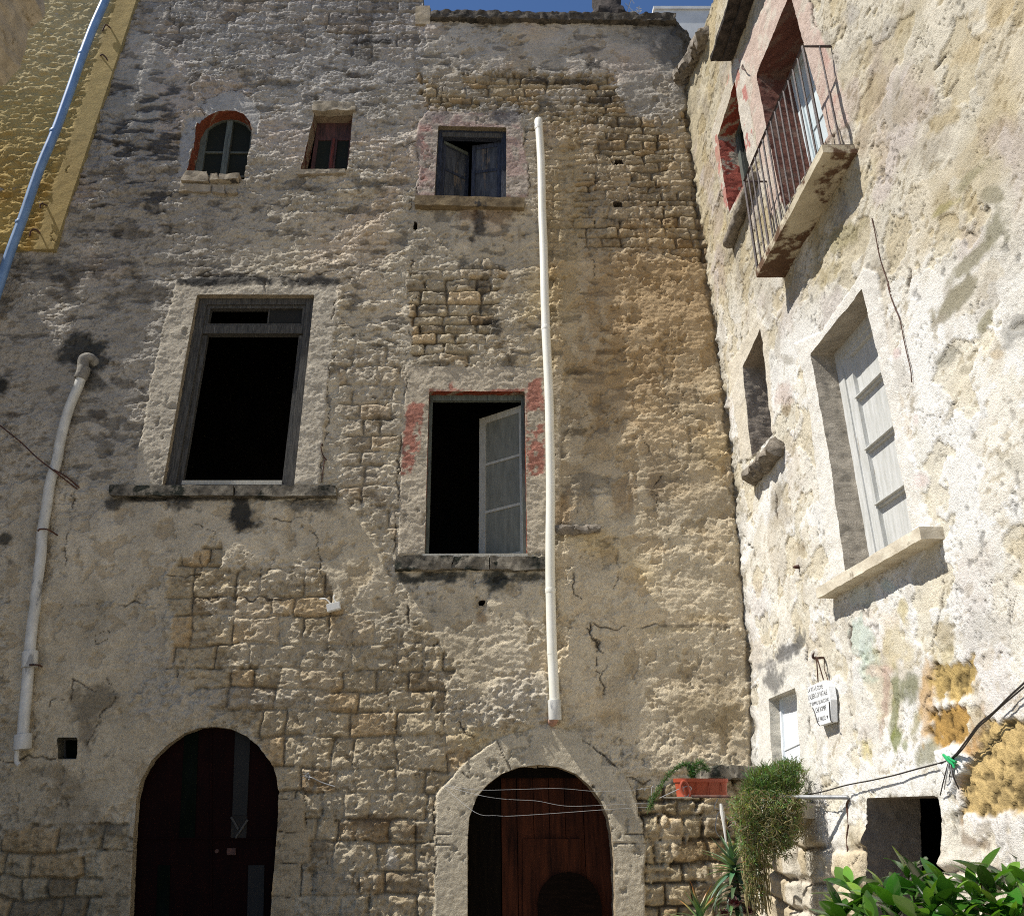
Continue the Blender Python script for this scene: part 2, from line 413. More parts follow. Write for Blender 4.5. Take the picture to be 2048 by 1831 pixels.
# ------------------------------------------------------------------ wall builder
def build_wall(name, mat, plane, us, zs, surface, openings, parent):
    """openings: dicts with poly (pixels), depth, color (reveal).  surface(u,z,X,Y) -> height, rgb"""
    nu, nz = len(us), len(zs)
    U, Z = np.meshgrid(us, zs, indexing='ij'); U = U.copy(); Z = Z.copy()
    if plane == 'back': X, Y = project(U, np.zeros_like(U), Z)
    else: X, Y = project(xr(Z), U, Z)
    oid = np.full(U.shape, -1); 
    for k, o in enumerate(openings):
        pw = [(B(*p) if plane == 'back' else R(*p)) for p in o['poly']]
        pw = [((p.x, p.z) if plane == 'back' else (p.y, p.z)) for p in pw]
        a = np.array(pw); m = .1
        iu = np.where((us > a[:, 0].min() - m) & (us < a[:, 0].max() + m))[0]; iz = np.where((zs > a[:, 1].min() - m) & (zs < a[:, 1].max() + m))[0]
        if not len(iu) or not len(iz): continue
        s = np.s_[iu[0]:iu[-1] + 1, iz[0]:iz[-1] + 1]
        uu = U[s]; zz = Z[s]
        if o.get('rag'):
            sc = o.get('ragscale', 5.0)
            wu = uu + o['rag'] * fbm(uu * sc, zz * sc, 3, 2); wz = zz + o['rag'] * fbm(uu * sc + 7, zz * sc, 3, 5)
        else: wu, wz = uu, zz
        d, cx, cy = sd_poly(wu, wz, pw, True)
        ins = d < 0
        sub = oid[s]; sub[ins] = k; oid[s] = sub
        o['_cl'] = (s, ins, cx - (wu - uu), cy - (wz - zz))
    inside = oid >= 0
    fin = inside[:-1, :-1] & inside[1:, :-1] & inside[1:, 1:] & inside[:-1, 1:]
    keep = ~fin
    for o in openings:                                  # pull the rim vertices onto the outline
        if '_cl' not in o: continue
        s, ins, cx, cy = o['_cl']
        uu = U[s]; zz = Z[s]; uu[ins] = cx[ins]; zz[ins] = cy[ins]; U[s] = uu; Z[s] = zz
    if plane == 'back': X, Y = project(U, np.zeros_like(U), Z)
    else: X, Y = project(xr(Z), U, Z)
    h, C = surface(U, Z, X, Y)
    if plane == 'back': P = np.stack([U, -h, Z], -1)
    else: P = np.stack([xr(Z) - h, U, Z], -1)
    used = np.zeros(U.shape, bool)
    for di in (0, 1):
        for dj in (0, 1):
            used[di:nu - 1 + di, dj:nz - 1 + dj] |= keep
    idx = np.full(U.shape, -1); idx[used] = np.arange(used.sum())
    V = P[used]; CC = C[used]
    if plane == 'back': F4 = np.stack([idx[:-1, :-1], idx[1:, :-1], idx[1:, 1:], idx[:-1, 1:]], -1)[keep]
    else: F4 = np.stack([idx[:-1, :-1], idx[:-1, 1:], idx[1:, 1:], idx[1:, :-1]], -1)[keep]
    # reveals
    E = []
    kx = keep[:-1, :] != keep[1:, :]
    ii, jj = np.where(kx)
    for a, b in zip(ii, jj):
        E.append(((a + 1, b), (a + 1, b + 1)))
    ii, jj = np.where(keep[:, :-1] != keep[:, 1:])
    for a, b in zip(ii, jj):
        E.append(((a, b + 1), (a + 1, b + 1)))
    nv = []; nc = []; nf = []; nk = []; nt_ = []; base = len(V); rg = random.Random(3)
    for (a, b) in E:
        k = oid[a] if oid[a] >= 0 else oid[b]
        if k < 0: continue
        o = openings[k]; dep = o['depth']; col = o['color']
        steps = max(1, int(dep / .02)); n0 = base + len(nv)
        for q in (a, b):
            p = P[q]; r0 = rg.random()
            for t in range(steps + 1):
                d = dep * t / steps
                pp = p.copy()
                w = 0.0
                ax = 1 if plane == 'back' else 0
                fq_ = t / steps; tgt = (0.0 if plane == 'back' else float(xr(p[2]))) + dep; pp[ax] = p[ax] * (1 - fq_) + tgt * fq_; pp[2] += w; pp[1 - ax] += w
                if o.get('taper'):                       # splayed reveals narrow towards the frame
                    pp += (o['_c'] - pp) * np.array([1, 0, 1] if plane == 'back' else [0, 1, 1]) * o['taper'] * t / steps
                nv.append(pp); nc.append(col); nk.append(k); nt_.append(t)
        m = steps + 1
        for t in range(steps):
            nf.append((n0 + t, n0 + t + 1, n0 + m + t + 1, n0 + m + t))
    if nv:
        nv = np.array(nv); nc = np.array(nc, float); ks = np.array(nk)
        al = nv[:, 0] + nv[:, 1] * (1 if plane == 'back' else .7); zz = nv[:, 2] + .6 * nv[:, 1 if plane == 'back' else 0]
        q1 = fbm(al * 6, zz * 6, 4, 2); q2 = fbm(al * 22, zz * 22, 4, 6)
        nc *= (1 + .22 * q1 + .25 * q2)[:, None]
        for k, o in enumerate(openings):
            if o.get('chip'):
                m = (ks == k) & (q1 + .5 * q2 > .20); nc[m] = np.array(o['chip']) * (1 + .3 * q2[m])[:, None]
        jit = np.stack([fbm(al * 16, zz * 16, 3, 5), fbm(al * 16 + 9, zz * 16, 3, 8), fbm(al * 16, zz * 16 + 5, 3, 11)], -1) * .009
        jit[::1] *= (np.array(nt_) > 0)[:, None]
        nv = nv + jit
        V = np.concatenate([V, nv]); CC = np.concatenate([CC, nc]); F4 = np.concatenate([F4, np.array(nf)])
    me = bpy.data.meshes.new(name)
    me.vertices.add(len(V)); me.vertices.foreach_set('co', V.astype(np.float32).ravel())
    me.loops.add(F4.size); me.loops.foreach_set('vertex_index', F4.astype(np.int32).ravel())
    me.polygons.add(len(F4)); me.polygons.foreach_set('loop_start', np.arange(0, F4.size, 4, dtype=np.int32))
    me.polygons.foreach_set('use_smooth', np.ones(len(F4), bool))
    me.update(calc_edges=True)
    at = me.color_attributes.new("albedo", 'FLOAT_COLOR', 'POINT')
    rgba = np.ones((len(V), 4), np.float32); CC = np.clip(CC, .004, None); CC = CC * np.minimum(1, .80 / CC.max(axis=1))[:, None]; rgba[:, :3] = CC
    at.data.foreach_set('color', rgba.ravel())
    me.materials.append(M[mat])
    o = bpy.data.objects.new(name, me); COL.objects.link(o)
    if parent is not None: attach(o, parent)
    return o
def lerp(a, b, m):
    if np.ndim(a) == 3: return a + (np.asarray(b) - a) * m[..., None]
    return a + (b - a) * m
def col(*c): return np.array(c)
def cap(C, m): return np.maximum(C, .012) * np.minimum(1, m / np.maximum(C.max(axis=-1), .012))[..., None]
class Canvas:
    """height (m) and albedo over a wall, edited with shapes laid out on the photo"""
    def __init__(s, u, z, X, Y):
        s.u, s.z, s.X, s.Y = u, z, X, Y
        s.h = np.zeros(u.shape); s.C = np.zeros(u.shape + (3,))
        s.n1 = fbm(u * 7, z * 7, 4, 1); s.n2 = fbm(u * 22, z * 22, 4, 4); s.n3 = fbm(u * 2.2, z * 2.2, 4, 8)
    def poly(s, pts, rag=10, soft=3):
        d = np.full(s.u.shape, 1e3)
        a = np.array(pts); m = rag * 2 + soft + 4
        msk = (s.X > a[:, 0].min() - m) & (s.X < a[:, 0].max() + m) & (s.Y > a[:, 1].min() - m) & (s.Y < a[:, 1].max() + m)
        if msk.any():
            d[msk] = sd_poly(s.X[msk], s.Y[msk], pts)
        d = d + rag * (1.1 * s.n1 + .6 * s.n2)
        return 1 - sst(-soft, soft, d)
    def blob(s, x, y, rx, ry, ang=0, rag=.5, soft=.25):
        c, q = math.cos(ang), math.sin(ang)
        dx = s.X - x; dy = s.Y - y
        e = np.hypot((dx * c + dy * q) / rx, (-dx * q + dy * c) / ry) + rag * (s.n1 + .5 * s.n2)
        return 1 - sst(1 - soft, 1 + soft, e)
    def paint(s, m, c): s.C = lerp(s.C, np.asarray(c, float), m)
    def lift(s, m, dh): s.h = s.h + m * dh
    def crack(s, pts, w=1.6, depth=.018, c=(.06, .046, .032), wob=5):
        a = np.array(pts); m = wob * 2 + w + 6
        msk = (s.X > a[:, 0].min() - m) & (s.X < a[:, 0].max() + m) & (s.Y > a[:, 1].min() - m) & (s.Y < a[:, 1].max() + m)
        if not msk.any(): return
        xx = s.X[msk] + wob * 1.6 * s.n1[msk] + wob * s.n2[msk]; yy = s.Y[msk] + wob * 1.3 * vn(s.u[msk] * 11 + 3, s.z[msk] * 11, 9)
        d = d_line(xx, yy, pts); ww = w * (.75 + .9 * (vn(s.u[msk] * 6, s.z[msk] * 6, 12)))
        k = (1 - sst(ww * .3, ww * 1.1 + .2, d)) * sst(-.45, .05, vn(s.u[msk] * 4.7 + 2, s.z[msk] * 4.7, 6) + .4 * s.n2[msk])
        s.h[msk] -= k * depth; s.C[msk] = lerp(s.C[msk][None], np.asarray(c), (k * .9)[None])[0]


# ------------------------------------------------------------------ ground
def plane_mesh(name, size, z, mat):
    mb = MB(); mb.add([(-size, -size, z), (size, -size, z), (size, size, z), (-size, size, z)], [(0, 1, 2, 3)])
    return mb.build(name, mat)
g = plane_mesh('ground', 400, 0, 'paving')
tag(g, 'pale stone paved ground of the courtyard', 'ground', kind='structure')

# ------------------------------------------------------------------ openings (outlines read off the photo)
W1 = px('d', (822, 1145), (1487, 1145), (1590, 178), (998, 178))               # big window: BL BR TR TL
W2 = px('e', (420, 1270), (930, 1268), (917, 455), (442, 455))
W5 = px('win', (352, 1305), (1400, 1330), (1402, 262), (412, 238))
W3 = px('arch', (92, 905), (185, 600), (215, 410), (270, 318), (350, 252), (440, 214), (530, 203), (620, 212), (700, 250), (760, 320), (788, 400), (776, 560), (742, 720), (705, 912))
W4 = px('arch', (1275, 842), (1755, 838), (1812, 225), (1418, 225))
D1 = px('g', (690, 2250), (748, 1820), (765, 1450), (785, 1150), (812, 1040), (875, 925), (960, 838), (1060, 768), (1160, 735), (1240, 728), (1330, 740), (1420, 780), (1500, 845), (1560, 930), (1595, 1020), (1607, 1100), (1602, 1300), (1585, 1500), (1570, 1700), (1562, 1820), (1552, 2250))
D2 = px('h', (735, 2250), (735, 1820), (735, 1380), (745, 1250), (790, 1130), (850, 1060), (930, 1000), (1030, 962), (1150, 947), (1260, 960), (1360, 1000), (1440, 1070), (1500, 1150), (1545, 1250), (1565, 1350), (1580, 1500), (1587, 1820), (1592, 2250))
VENT = px('g', (335, 915), (448, 915), (452, 790), (333, 790))
HOLES = [px('e', (686, 1518), (716, 1520), (722, 1490), (682, 1492)), px('b', (1558, 938), (1610, 936), (1606, 908), (1560, 905)), px('b', (1556, 1176), (1606, 1178), (1600, 1150), (1552, 1152)),
         px('b', (415, 1310), (440, 1308), (436, 1262), (420, 1258))]
SKYCUT = px('full', (600, -900), (600, -60), (838, -60), (839, 14), (858, 17), (861, 40), (1000, 42), (1200, 44), (1338, 46), (1348, 50), (1366, 58), (1376, 72), (1384, 100), (1396, 130), (1500, 150), (1500, -900))
openings_back = [
    dict(poly=W1, depth=.16, color=(.30, .25, .18)), dict(poly=W2, depth=.14, color=(.20, .045, .022), chip=(.26, .2, .14)),
    dict(poly=W5, depth=.10, color=(.22, .18, .12)), dict(poly=W3, depth=.19, color=(.19, .055, .028), chip=(.25, .18, .12)),
    dict(poly=W4, depth=.22, color=(.25, .19, .13), chip=(.12, .05, .035)), dict(poly=D1, depth=.12, color=(.32, .26, .17)),
    dict(poly=D2, depth=.22, color=(.30, .24, .16)), dict(poly=VENT, depth=.22, color=(.12, .11, .08)),
    dict(poly=SKYCUT, depth=.5, color=(.2, .18, .15), rag=.06)] + [dict(poly=h, depth=.2, color=(.1, .08, .06), rag=.02, ragscale=20) for h in HOLES]

def surface_back(u, z, X, Y):
    c = Canvas(u, z, X, Y)
    L = fbm(u * .45, z * .45, 4, 2); L2 = fbm(u * 1.3, z * 1.3, 4, 6); L3 = fbm(u * 3.2 + 9, z * 3.2, 4, 10)
    # overall colour of the old render
    grey = col(.395, .365, .32); mid = col(.50, .44, .335); ochre = col(.50, .405, .27); low = col(.44, .375, .265); pale = col(.58, .50, .365)
    C = np.zeros(u.shape + (3,)) + mid
    C = lerp(C, grey, sst(560, 120, Y + 120 * L + 60 * L2))
    C = lerp(C, grey * .92, sst(560, 260, X + 120 * L) * sst(1250, 700, Y) * .8)
    C = lerp(C, ochre, sst(930, 1230, X + 130 * L2) * sst(180, 330, Y + 60 * L2) * sst(1120, 850, Y + 140 * L2))
    C = lerp(C, pale, sst(1080, 1120, X + 40 * L2) * sst(960, 1100, Y + 80 * L2))
    C = lerp(C, low, sst(1150, 1400, Y + 80 * L) * sst(1050, 900, X) * .75)
    C = lerp(C, C * col(1.03, .95, .94), sst(.1, .6, L2 + .3 * L) * .8 * sst(700, 400, Y))                     # faint rose
    C = lerp(C, C * col(1.08, 1.0, .80), sst(.1, .6, fbm(u * .9 + 31, z * .9, 4, 11)) * sst(600, 1000, X))
    C = C * (1 + .22 * L2 + .20 * L3 + .16 * c.n1)[..., None]
    c.C = C
    # relief of the rubble showing through the render
    d, r1, r2, tu = masonry(u, z, .17, .30, 11, .45, .11)
    rub = sst(.0, .06, d) * (.5 + .8 * r1)
    rm = ridged(u * 3.1, z * 6.0, 4, 2); rn = fbm(u * 9, z * 14, 4, 7); fine = fbm(u * 30, z * 34, 3, 3)
    vf = fbm(u * 52, z * 60, 2, 9); rk = ridged(u * 11, z * 16, 3, 4)
    fld = sst(-.25, .35, fbm(u * .8 + 50, z * .8, 4, 3))
    f5 = fbm(u * 1.9, z * 4.3, 6, 12, .58); g5 = fbm(u * 4.1 + 30, z * 7.3, 5, 3, .6)
    step = .011 * sst(-.16, -.135, f5) + .010 * sst(.0, .02, f5) + .009 * sst(.13, .15, f5) + .008 * sst(.26, .28, f5) + .009 * sst(.02, .045, g5) + .009 * sst(.22, .245, g5)
    grit = .013 * fbm(u * 17, z * 24, 4, 7, .62) + .010 * ridged(u * 15, z * 24, 3, 4) + .007 * fine + .004 * vf
    rough = (.014 * rub * sst(-.2, .4, fld - .4 + L3) + .012 * rm + step * 1.1 + grit) * (.65 + .6 * fld)
    smooth = .032 * L2 + .012 * L3 + .35 * step + .25 * grit + .004 * c.n1
    # smooth plaster areas
    S = np.zeros(u.shape)
    for pts, k in (
        (px('full', (845, 40), (1390, 50), (1370, 215), (1330, 230), (1240, 190), (1220, 150), (1050, 160), (960, 210), (880, 180), (840, 140)), 1),
        (px('full', (1100, 500), (1250, 500), (1410, 530), (1510, 1540), (1300, 1530), (1240, 1470), (1120, 1420), (1090, 1000), (1095, 700)), .92),
        (px('full', (835, 420), (1060, 415), (1070, 490), (980, 510), (930, 520), (870, 500)), 1),
        (px('full', (230, 1000), (690, 1000), (740, 1060), (780, 1150), (870, 1230), (860, 1160), (1080, 1150), (1090, 1400), (960, 1400), (830, 1240), (760, 1230), (660, 1200), (640, 1120), (430, 1120), (330, 1150), (330, 1200), (130, 1200), (120, 1050)), 1),
        (px('full', (20, 960), (130, 980), (130, 1200), (330, 1210), (330, 1300), (260, 1400), (440, 1360), (420, 1440), (330, 1480), (270, 1560), (250, 1640), (30, 1640), (10, 1500)), .9),
        (px('full', (285, 0), (340, 90), (400, 210), (330, 230), (200, 300), (215, 200)), .9)):
        S = np.maximum(S, c.poly(pts, 14, 3) * k)
    c.h = rough * (1 - S) + (smooth + .030) * S
    c.C = lerp(c.C, c.C * col(1.08, 1.06, 1.02), S)
    # exposed stone
    def stones(m, ch, sw, seed, base, var, amp=.03, joint=(.11, .085, .055), jit=.3, warp=.02, jw=.014, rg=1.0, soft=.03, cover=.8):
        d, r1, r2, tu = masonry(u, z, ch, sw, seed, jit, warp)
        face = sst(jw * .35, jw + .011, d) * (.8 + .2 * sst(.0, .05, d))
        face = face + (1 - face) * .7 * sst(.02, .14, fbm(u * 2.1 + seed, z * 2.1, 5, 6) + .25 * c.n2) * cover
        hh = amp * .75 * face * (.45 + .9 * r1) + .05 * (r2 - .5) * face * tu + rg * (.016 * fbm(u * 8 + r1 * 40, z * 8, 4, 5) + .008 * sst(.0, .04, fbm(u * 9 + r1 * 30, z * 11, 4, 8)) + .007 * sst(.2, .24, fbm(u * 9 + r1 * 30, z * 11, 4, 8)) + .8 * grit) * face - .03 * (1 - face)
        cc = np.asarray(base) * (1 + var * (r2[..., None] - .5) * 2) * (1 + .22 * c.n2 + .2 * c.n1)[..., None]
        cc = lerp(cc, cc * col(1.06, .95, .82), (r1 > .72) * .8)
        cc = lerp(cc, cc * col(.80, .77, .75), (r2 < .14) * 1.0)
        ov = sst(.02, .14, fbm(u * 2.1 + seed, z * 2.1, 5, 6) + .25 * c.n2) * cover
        hh = hh + ov * (.02 + .010 * rn)
        jd = 1 - .75 * ov
        cc = lerp(cc, np.asarray(joint), (1 - sst(jw * .2, jw * 1.0, d)) * jd * (.55 + .45 * sst(-.3, .3, c.n3)))
        cc = lerp(cc, C, ov * .75)
        c.h = c.h * (1 - m) + hh * m; c.C = lerp(c.C, cc, m)
    hi = (1 - S)
    stones(c.poly(px('full', (270, -30), (840, -30), (840, 130), (520, 80), (330, 90), (270, 60)), 14, 6) * .85, .26, .5, 21, (.31, .285, .255), .14, .012, (.16, .14, .12), jw=.012)
    stones(c.poly(px('full', (830, 150), (1060, 150), (1220, 150), (1250, 225), (1330, 240), (1375, 210), (1385, 300), (1415, 520), (1270, 500), (1180, 500), (1130, 440), (1150, 330), (1120, 240), (1040, 215), (850, 215)), 16, 4), .13, .34, 22, (.36, .29, .19), .20, .022, (.085, .06, .035), .45, .06, .013)
    stones(c.poly(px('full', (1070, 225), (1160, 225), (1150, 330), (1140, 480), (1085, 500)), 14, 8) * .5, .18, .35, 23, (.36, .29, .19), .2, .02, (.13, .1, .06), .4, .05)
    stones(c.poly(px('full', (815, 520), (900, 530), (960, 510), (1010, 540), (990, 600), (965, 690), (950, 730), (820, 730), (812, 620)), 10, 3), .17, .34, 24, (.45, .38, .265), .2, .035, (.09, .065, .035), .25, .02, .016)
    stones(c.poly(px('full', (670, 700), (800, 690), (800, 760), (792, 1080), (740, 1000), (680, 980), (690, 880)), 16, 6) * .8, .25, .36, 25, (.42, .36, .27), .12, .035, (.22, .18, .12), .3, .04, .014)
    stones(c.poly(px('full', (330, 1140), (400, 1090), (440, 1050), (440, 1130), (640, 1130), (660, 1200), (760, 1240), (800, 1260), (850, 1230), (900, 1330), (880, 1420), (940, 1500), (870, 1560), (870, 1860), (540, 1860), (560, 1600), (520, 1470), (420, 1400), (330, 1330), (345, 1230)), 12, 3), .265, .42, 26, (.41, .335, .22), .15, .026, (.17, .135, .09), .32, .05, .009, 1.2)
    stones(c.poly(px('full', (255, 1640), (250, 1860), (-80, 1860), (-80, 1690), (60, 1640)), 14, 6), .30, .42, 27, (.36, .295, .19), .2, .034, (.14, .11, .07), .35, .07, .011, 1.2)
    stones(c.poly(px('full', (1268, 1545), (1300, 1560), (1420, 1545), (1560, 1550), (1560, 1860), (1275, 1860)), 8, 3), .185, .30, 28, (.40, .325, .205), .2, .04, (.06, .045, .03), .35, .045, .02, .8)
    # pitted flaking patches on the ochre and pale plaster
    fl = fbm(u * 3.3 + 4, z * 4.2, 5, 13) + .35 * fbm(u * 12, z * 12, 3, 2)
    pit = sst(.12, .16, fl) * sst(1090, 1130, X) * sst(470, 560, Y) * sst(1560, 1480, Y)
    pit *= .55 + .45 * sst(1010, 760, Y)
    c.h -= .016 * pit; c.C = lerp(c.C, c.C * col(.80, .74, .66), pit * .8)
    fl2 = fbm(u * 5.3 + 14, z * 5.2, 5, 3)
    pit2 = sst(.26, .29, fl2) * S
    c.h -= .014 * pit2; c.C = lerp(c.C, c.C * col(.84, .8, .74), pit2)
    # long horizontal dark tears (lichen in the hollows), left shoulder
    st = fbm(u * 3.0, z * 9.5, 4, 9)
    dark = sst(.10, .30, st) * np.maximum(c.blob(250, 300, 130, 170, 0, .5), c.blob(230, 560, 240, 60, 0, .5) * .6)
    c.paint(dark * .85, (.052, .05, .05)); c.h -= dark * .018
    dk2 = sst(.26, .40, fbm(u * 3.4 + 20, z * 7.5, 4, 12)) * sst(1500, 1100, X + 200 * L)
    c.paint(dk2 * .6 * (Y < 1000), (.10, .088, .072)); c.h -= dk2 * .010
    # window surrounds (raised plaster bands)
    def band(pts, colr, dh=.02, keep=.25, rag=4):
        m = c.poly(pts, rag, 2)
        c.h = c.h * (1 - m) + (c.h * keep * .25 + dh + .006 * L3 + .004 * fbm(u * 9, z * 9, 4, 1) + .005 * sst(.12, .14, g5) + .0025 * fine + .002 * vf) * m
        if colr is not None: c.C = lerp(c.C, np.asarray(colr) * (1 + .2 * c.n1 + .15 * c.n2)[..., None], m * .9)
        T[:] = np.maximum(T, m); return m
    T = np.zeros(u.shape)
    m1 = band(px('d', (870, 190), (895, 95), (1700, 85), (1712, 180), (1640, 820), (1615, 1140), (685, 1140), (700, 950), (790, 500), (840, 300)), (.50, .445, .35), .042, .25)
    c.paint(m1 * sst(.0, .35, c.n1 + .4 * c.n3) * sst(640, 560, Y) * .0, (.1, .1, .1))
    for (a, b, rx, ry) in ((1160, 105, 260, 26), (1540, 115, 150, 26), (1000, 110, 90, 22)):
        x, y = p1('d', a, b); c.paint(c.blob(x, y, rx / 2.527, ry / 2.527, 0, .7, .4) * .9, (.045, .043, .04))
    m2 = band(px('e', (322, 330), (980, 335), (1095, 340), (1095, 1262), (285, 1268), (300, 800), (318, 480)), (.47, .405, .305), .036, .25)
    redm = np.zeros(u.shape)
    for pts in (px('e', (330, 505), (425, 512), (400, 640), (400, 740), (350, 860), (305, 870), (318, 640)), px('e', (920, 400), (1000, 390), (1012, 500), (1018, 880), (930, 870), (925, 600)), px('e', (440, 440), (700, 448), (915, 440), (915, 462), (440, 462)), px('e', (535, 420), (560, 405), (585, 452), (540, 455))):
        redm = np.maximum(redm, c.poly(pts, 7, 2))
    redm *= sst(-.42, -.12, c.n1 + .5 * c.n2 + .35 * c.n3)
    c.paint(redm * .85, (.34, .12, .085))
    m5 = band(px('win', (240, 35), (1560, 45), (1585, 160), (1650, 260), (1650, 420), (1740, 1000), (1720, 1290), (85, 1290), (130, 800), (70, 600), (110, 200)), (.43, .365, .30), .034, .3)
    pk = m5 * sst(-.25, .2, c.n1 + .6 * c.n3)
    c.paint(pk * .55, (.34, .205, .185))
    m5r = c.poly(px('win', (120, 210), (330, 230), (290, 560), (270, 1080), (150, 1060), (150, 700)), 12, 4) * sst(-.2, .15, c.n2 + c.n1)
    c.paint(m5r * .5, (.33, .13, .10))
    x, y = p1('win', 1400, 110); c.paint(c.blob(x, y, 26, 14, 0, .6, .4) * .75, (.13, .125, .13))
    x, y = p1('win', 420, 100); c.paint(c.blob(x, y, 26, 10, 0, .6, .4) * .5, (.16, .13, .13))
    # white plaster fan over the arched window
    band(px('arch', (225, 130), (520, 20), (640, 20), (790, 110), (870, 260), (830, 500), (790, 390), (700, 250), (530, 203), (340, 260), (240, 160)), (.40, .38, .345), .02, .25, 3)
    band(px('arch', (100, 230), (330, 265), (215, 400), (160, 640), (90, 880), (20, 880), (60, 500)), (.38, .37, .35), .012, .5, 8)
    # arch ring of the right door and quoins of the left door
    ringp = px('h', (545, 1900), (548, 1500), (555, 1120), (620, 1050), (700, 958), (790, 880), (900, 808), (1000, 768), (1100, 745), (1250, 735), (1350, 762), (1450, 822), (1560, 912), (1640, 1000), (1680, 1080), (1720, 1200), (1757, 1330), (1762, 1900))
    mr_ = c.poly(ringp, 2.5, 1.5)
    c.h = c.h * (1 - mr_) + (.062 + .004 * c.n1 + .003 * fine + .007 * L2) * mr_
    T = np.maximum(T, mr_)
    c.C = lerp(c.C, col(.53, .465, .345) * (1 + .10 * c.n1 + .10 * c.n2 + .16 * L3)[..., None], mr_)
    for pts in (px('h', (905, 812), (985, 980)), px('h', (705, 990), (815, 1090)), px('h', (552, 1350), (735, 1345)), px('h', (552, 1408), (735, 1408)), px('h', (1580, 1345), (1755, 1345)), px('h', (1580, 1400), (1757, 1400)), px('h', (1365, 775), (1440, 835), (1560, 925), (1650, 1020), (1690, 1110))):
        c.crack(pts, 1.3, .02, (.10, .075, .05), 1)
    for (a, b, dx) in ((600, 1080, 30), (1640, 1600, 0)): pass
    q1 = c.poly(px('g', (590, 1440), (760, 1440), (748, 1620), (750, 1900), (575, 1900), (590, 1625)), 3, 2)
    q2 = c.poly(px('g', (1600, 1140), (1755, 1145), (1755, 1330), (1790, 1340), (1780, 1500), (1740, 1515), (1735, 1700), (1700, 1715), (1715, 1900), (1560, 1900), (1580, 1500)), 3, 2)
    for q in (q1, q2):
        c.h = c.h * (1 - q) + (.035 + .012 * fbm(u * 6, z * 6, 4, 3) + .004 * fine) * q
        c.C = lerp(c.C, col(.385, .31, .20) * (1 + .2 * c.n1 + .15 * c.n2)[..., None], q)
    for pts in (px('g', (590, 1442), (760, 1445)), px('g', (590, 1625), (750, 1618)), px('g', (1602, 1145), (1755, 1150), (1760, 1330)), px('g', (1590, 1335), (1790, 1345), (1785, 1500)), px('g', (1580, 1510), (1740, 1520), (1738, 1700)), px('g', (1575, 1705), (1700, 1715))):
        c.crack(pts, 1.5, .025, (.06, .045, .03), 1.5)
    # rough bright render lumps above the two arches
    for (k, a, b, rx, ry) in (('g', 880, 440, 130, 260), ('g', 1000, 620, 200, 90), ('h', 1050, 640, 330, 110), ('h', 1100, 500, 180, 90), ('g', 1250, 560, 450, 60)):
        x, y = p1(k, a, b); m = c.blob(x, y, rx / 2.884, ry / 2.884, 0, .6, .35)
        m = m * (1 - mr_); c.h += m * (.024 * ridged(u * 9, z * 11, 4, 6) + .015); c.paint(m * .55, (.47, .42, .335))
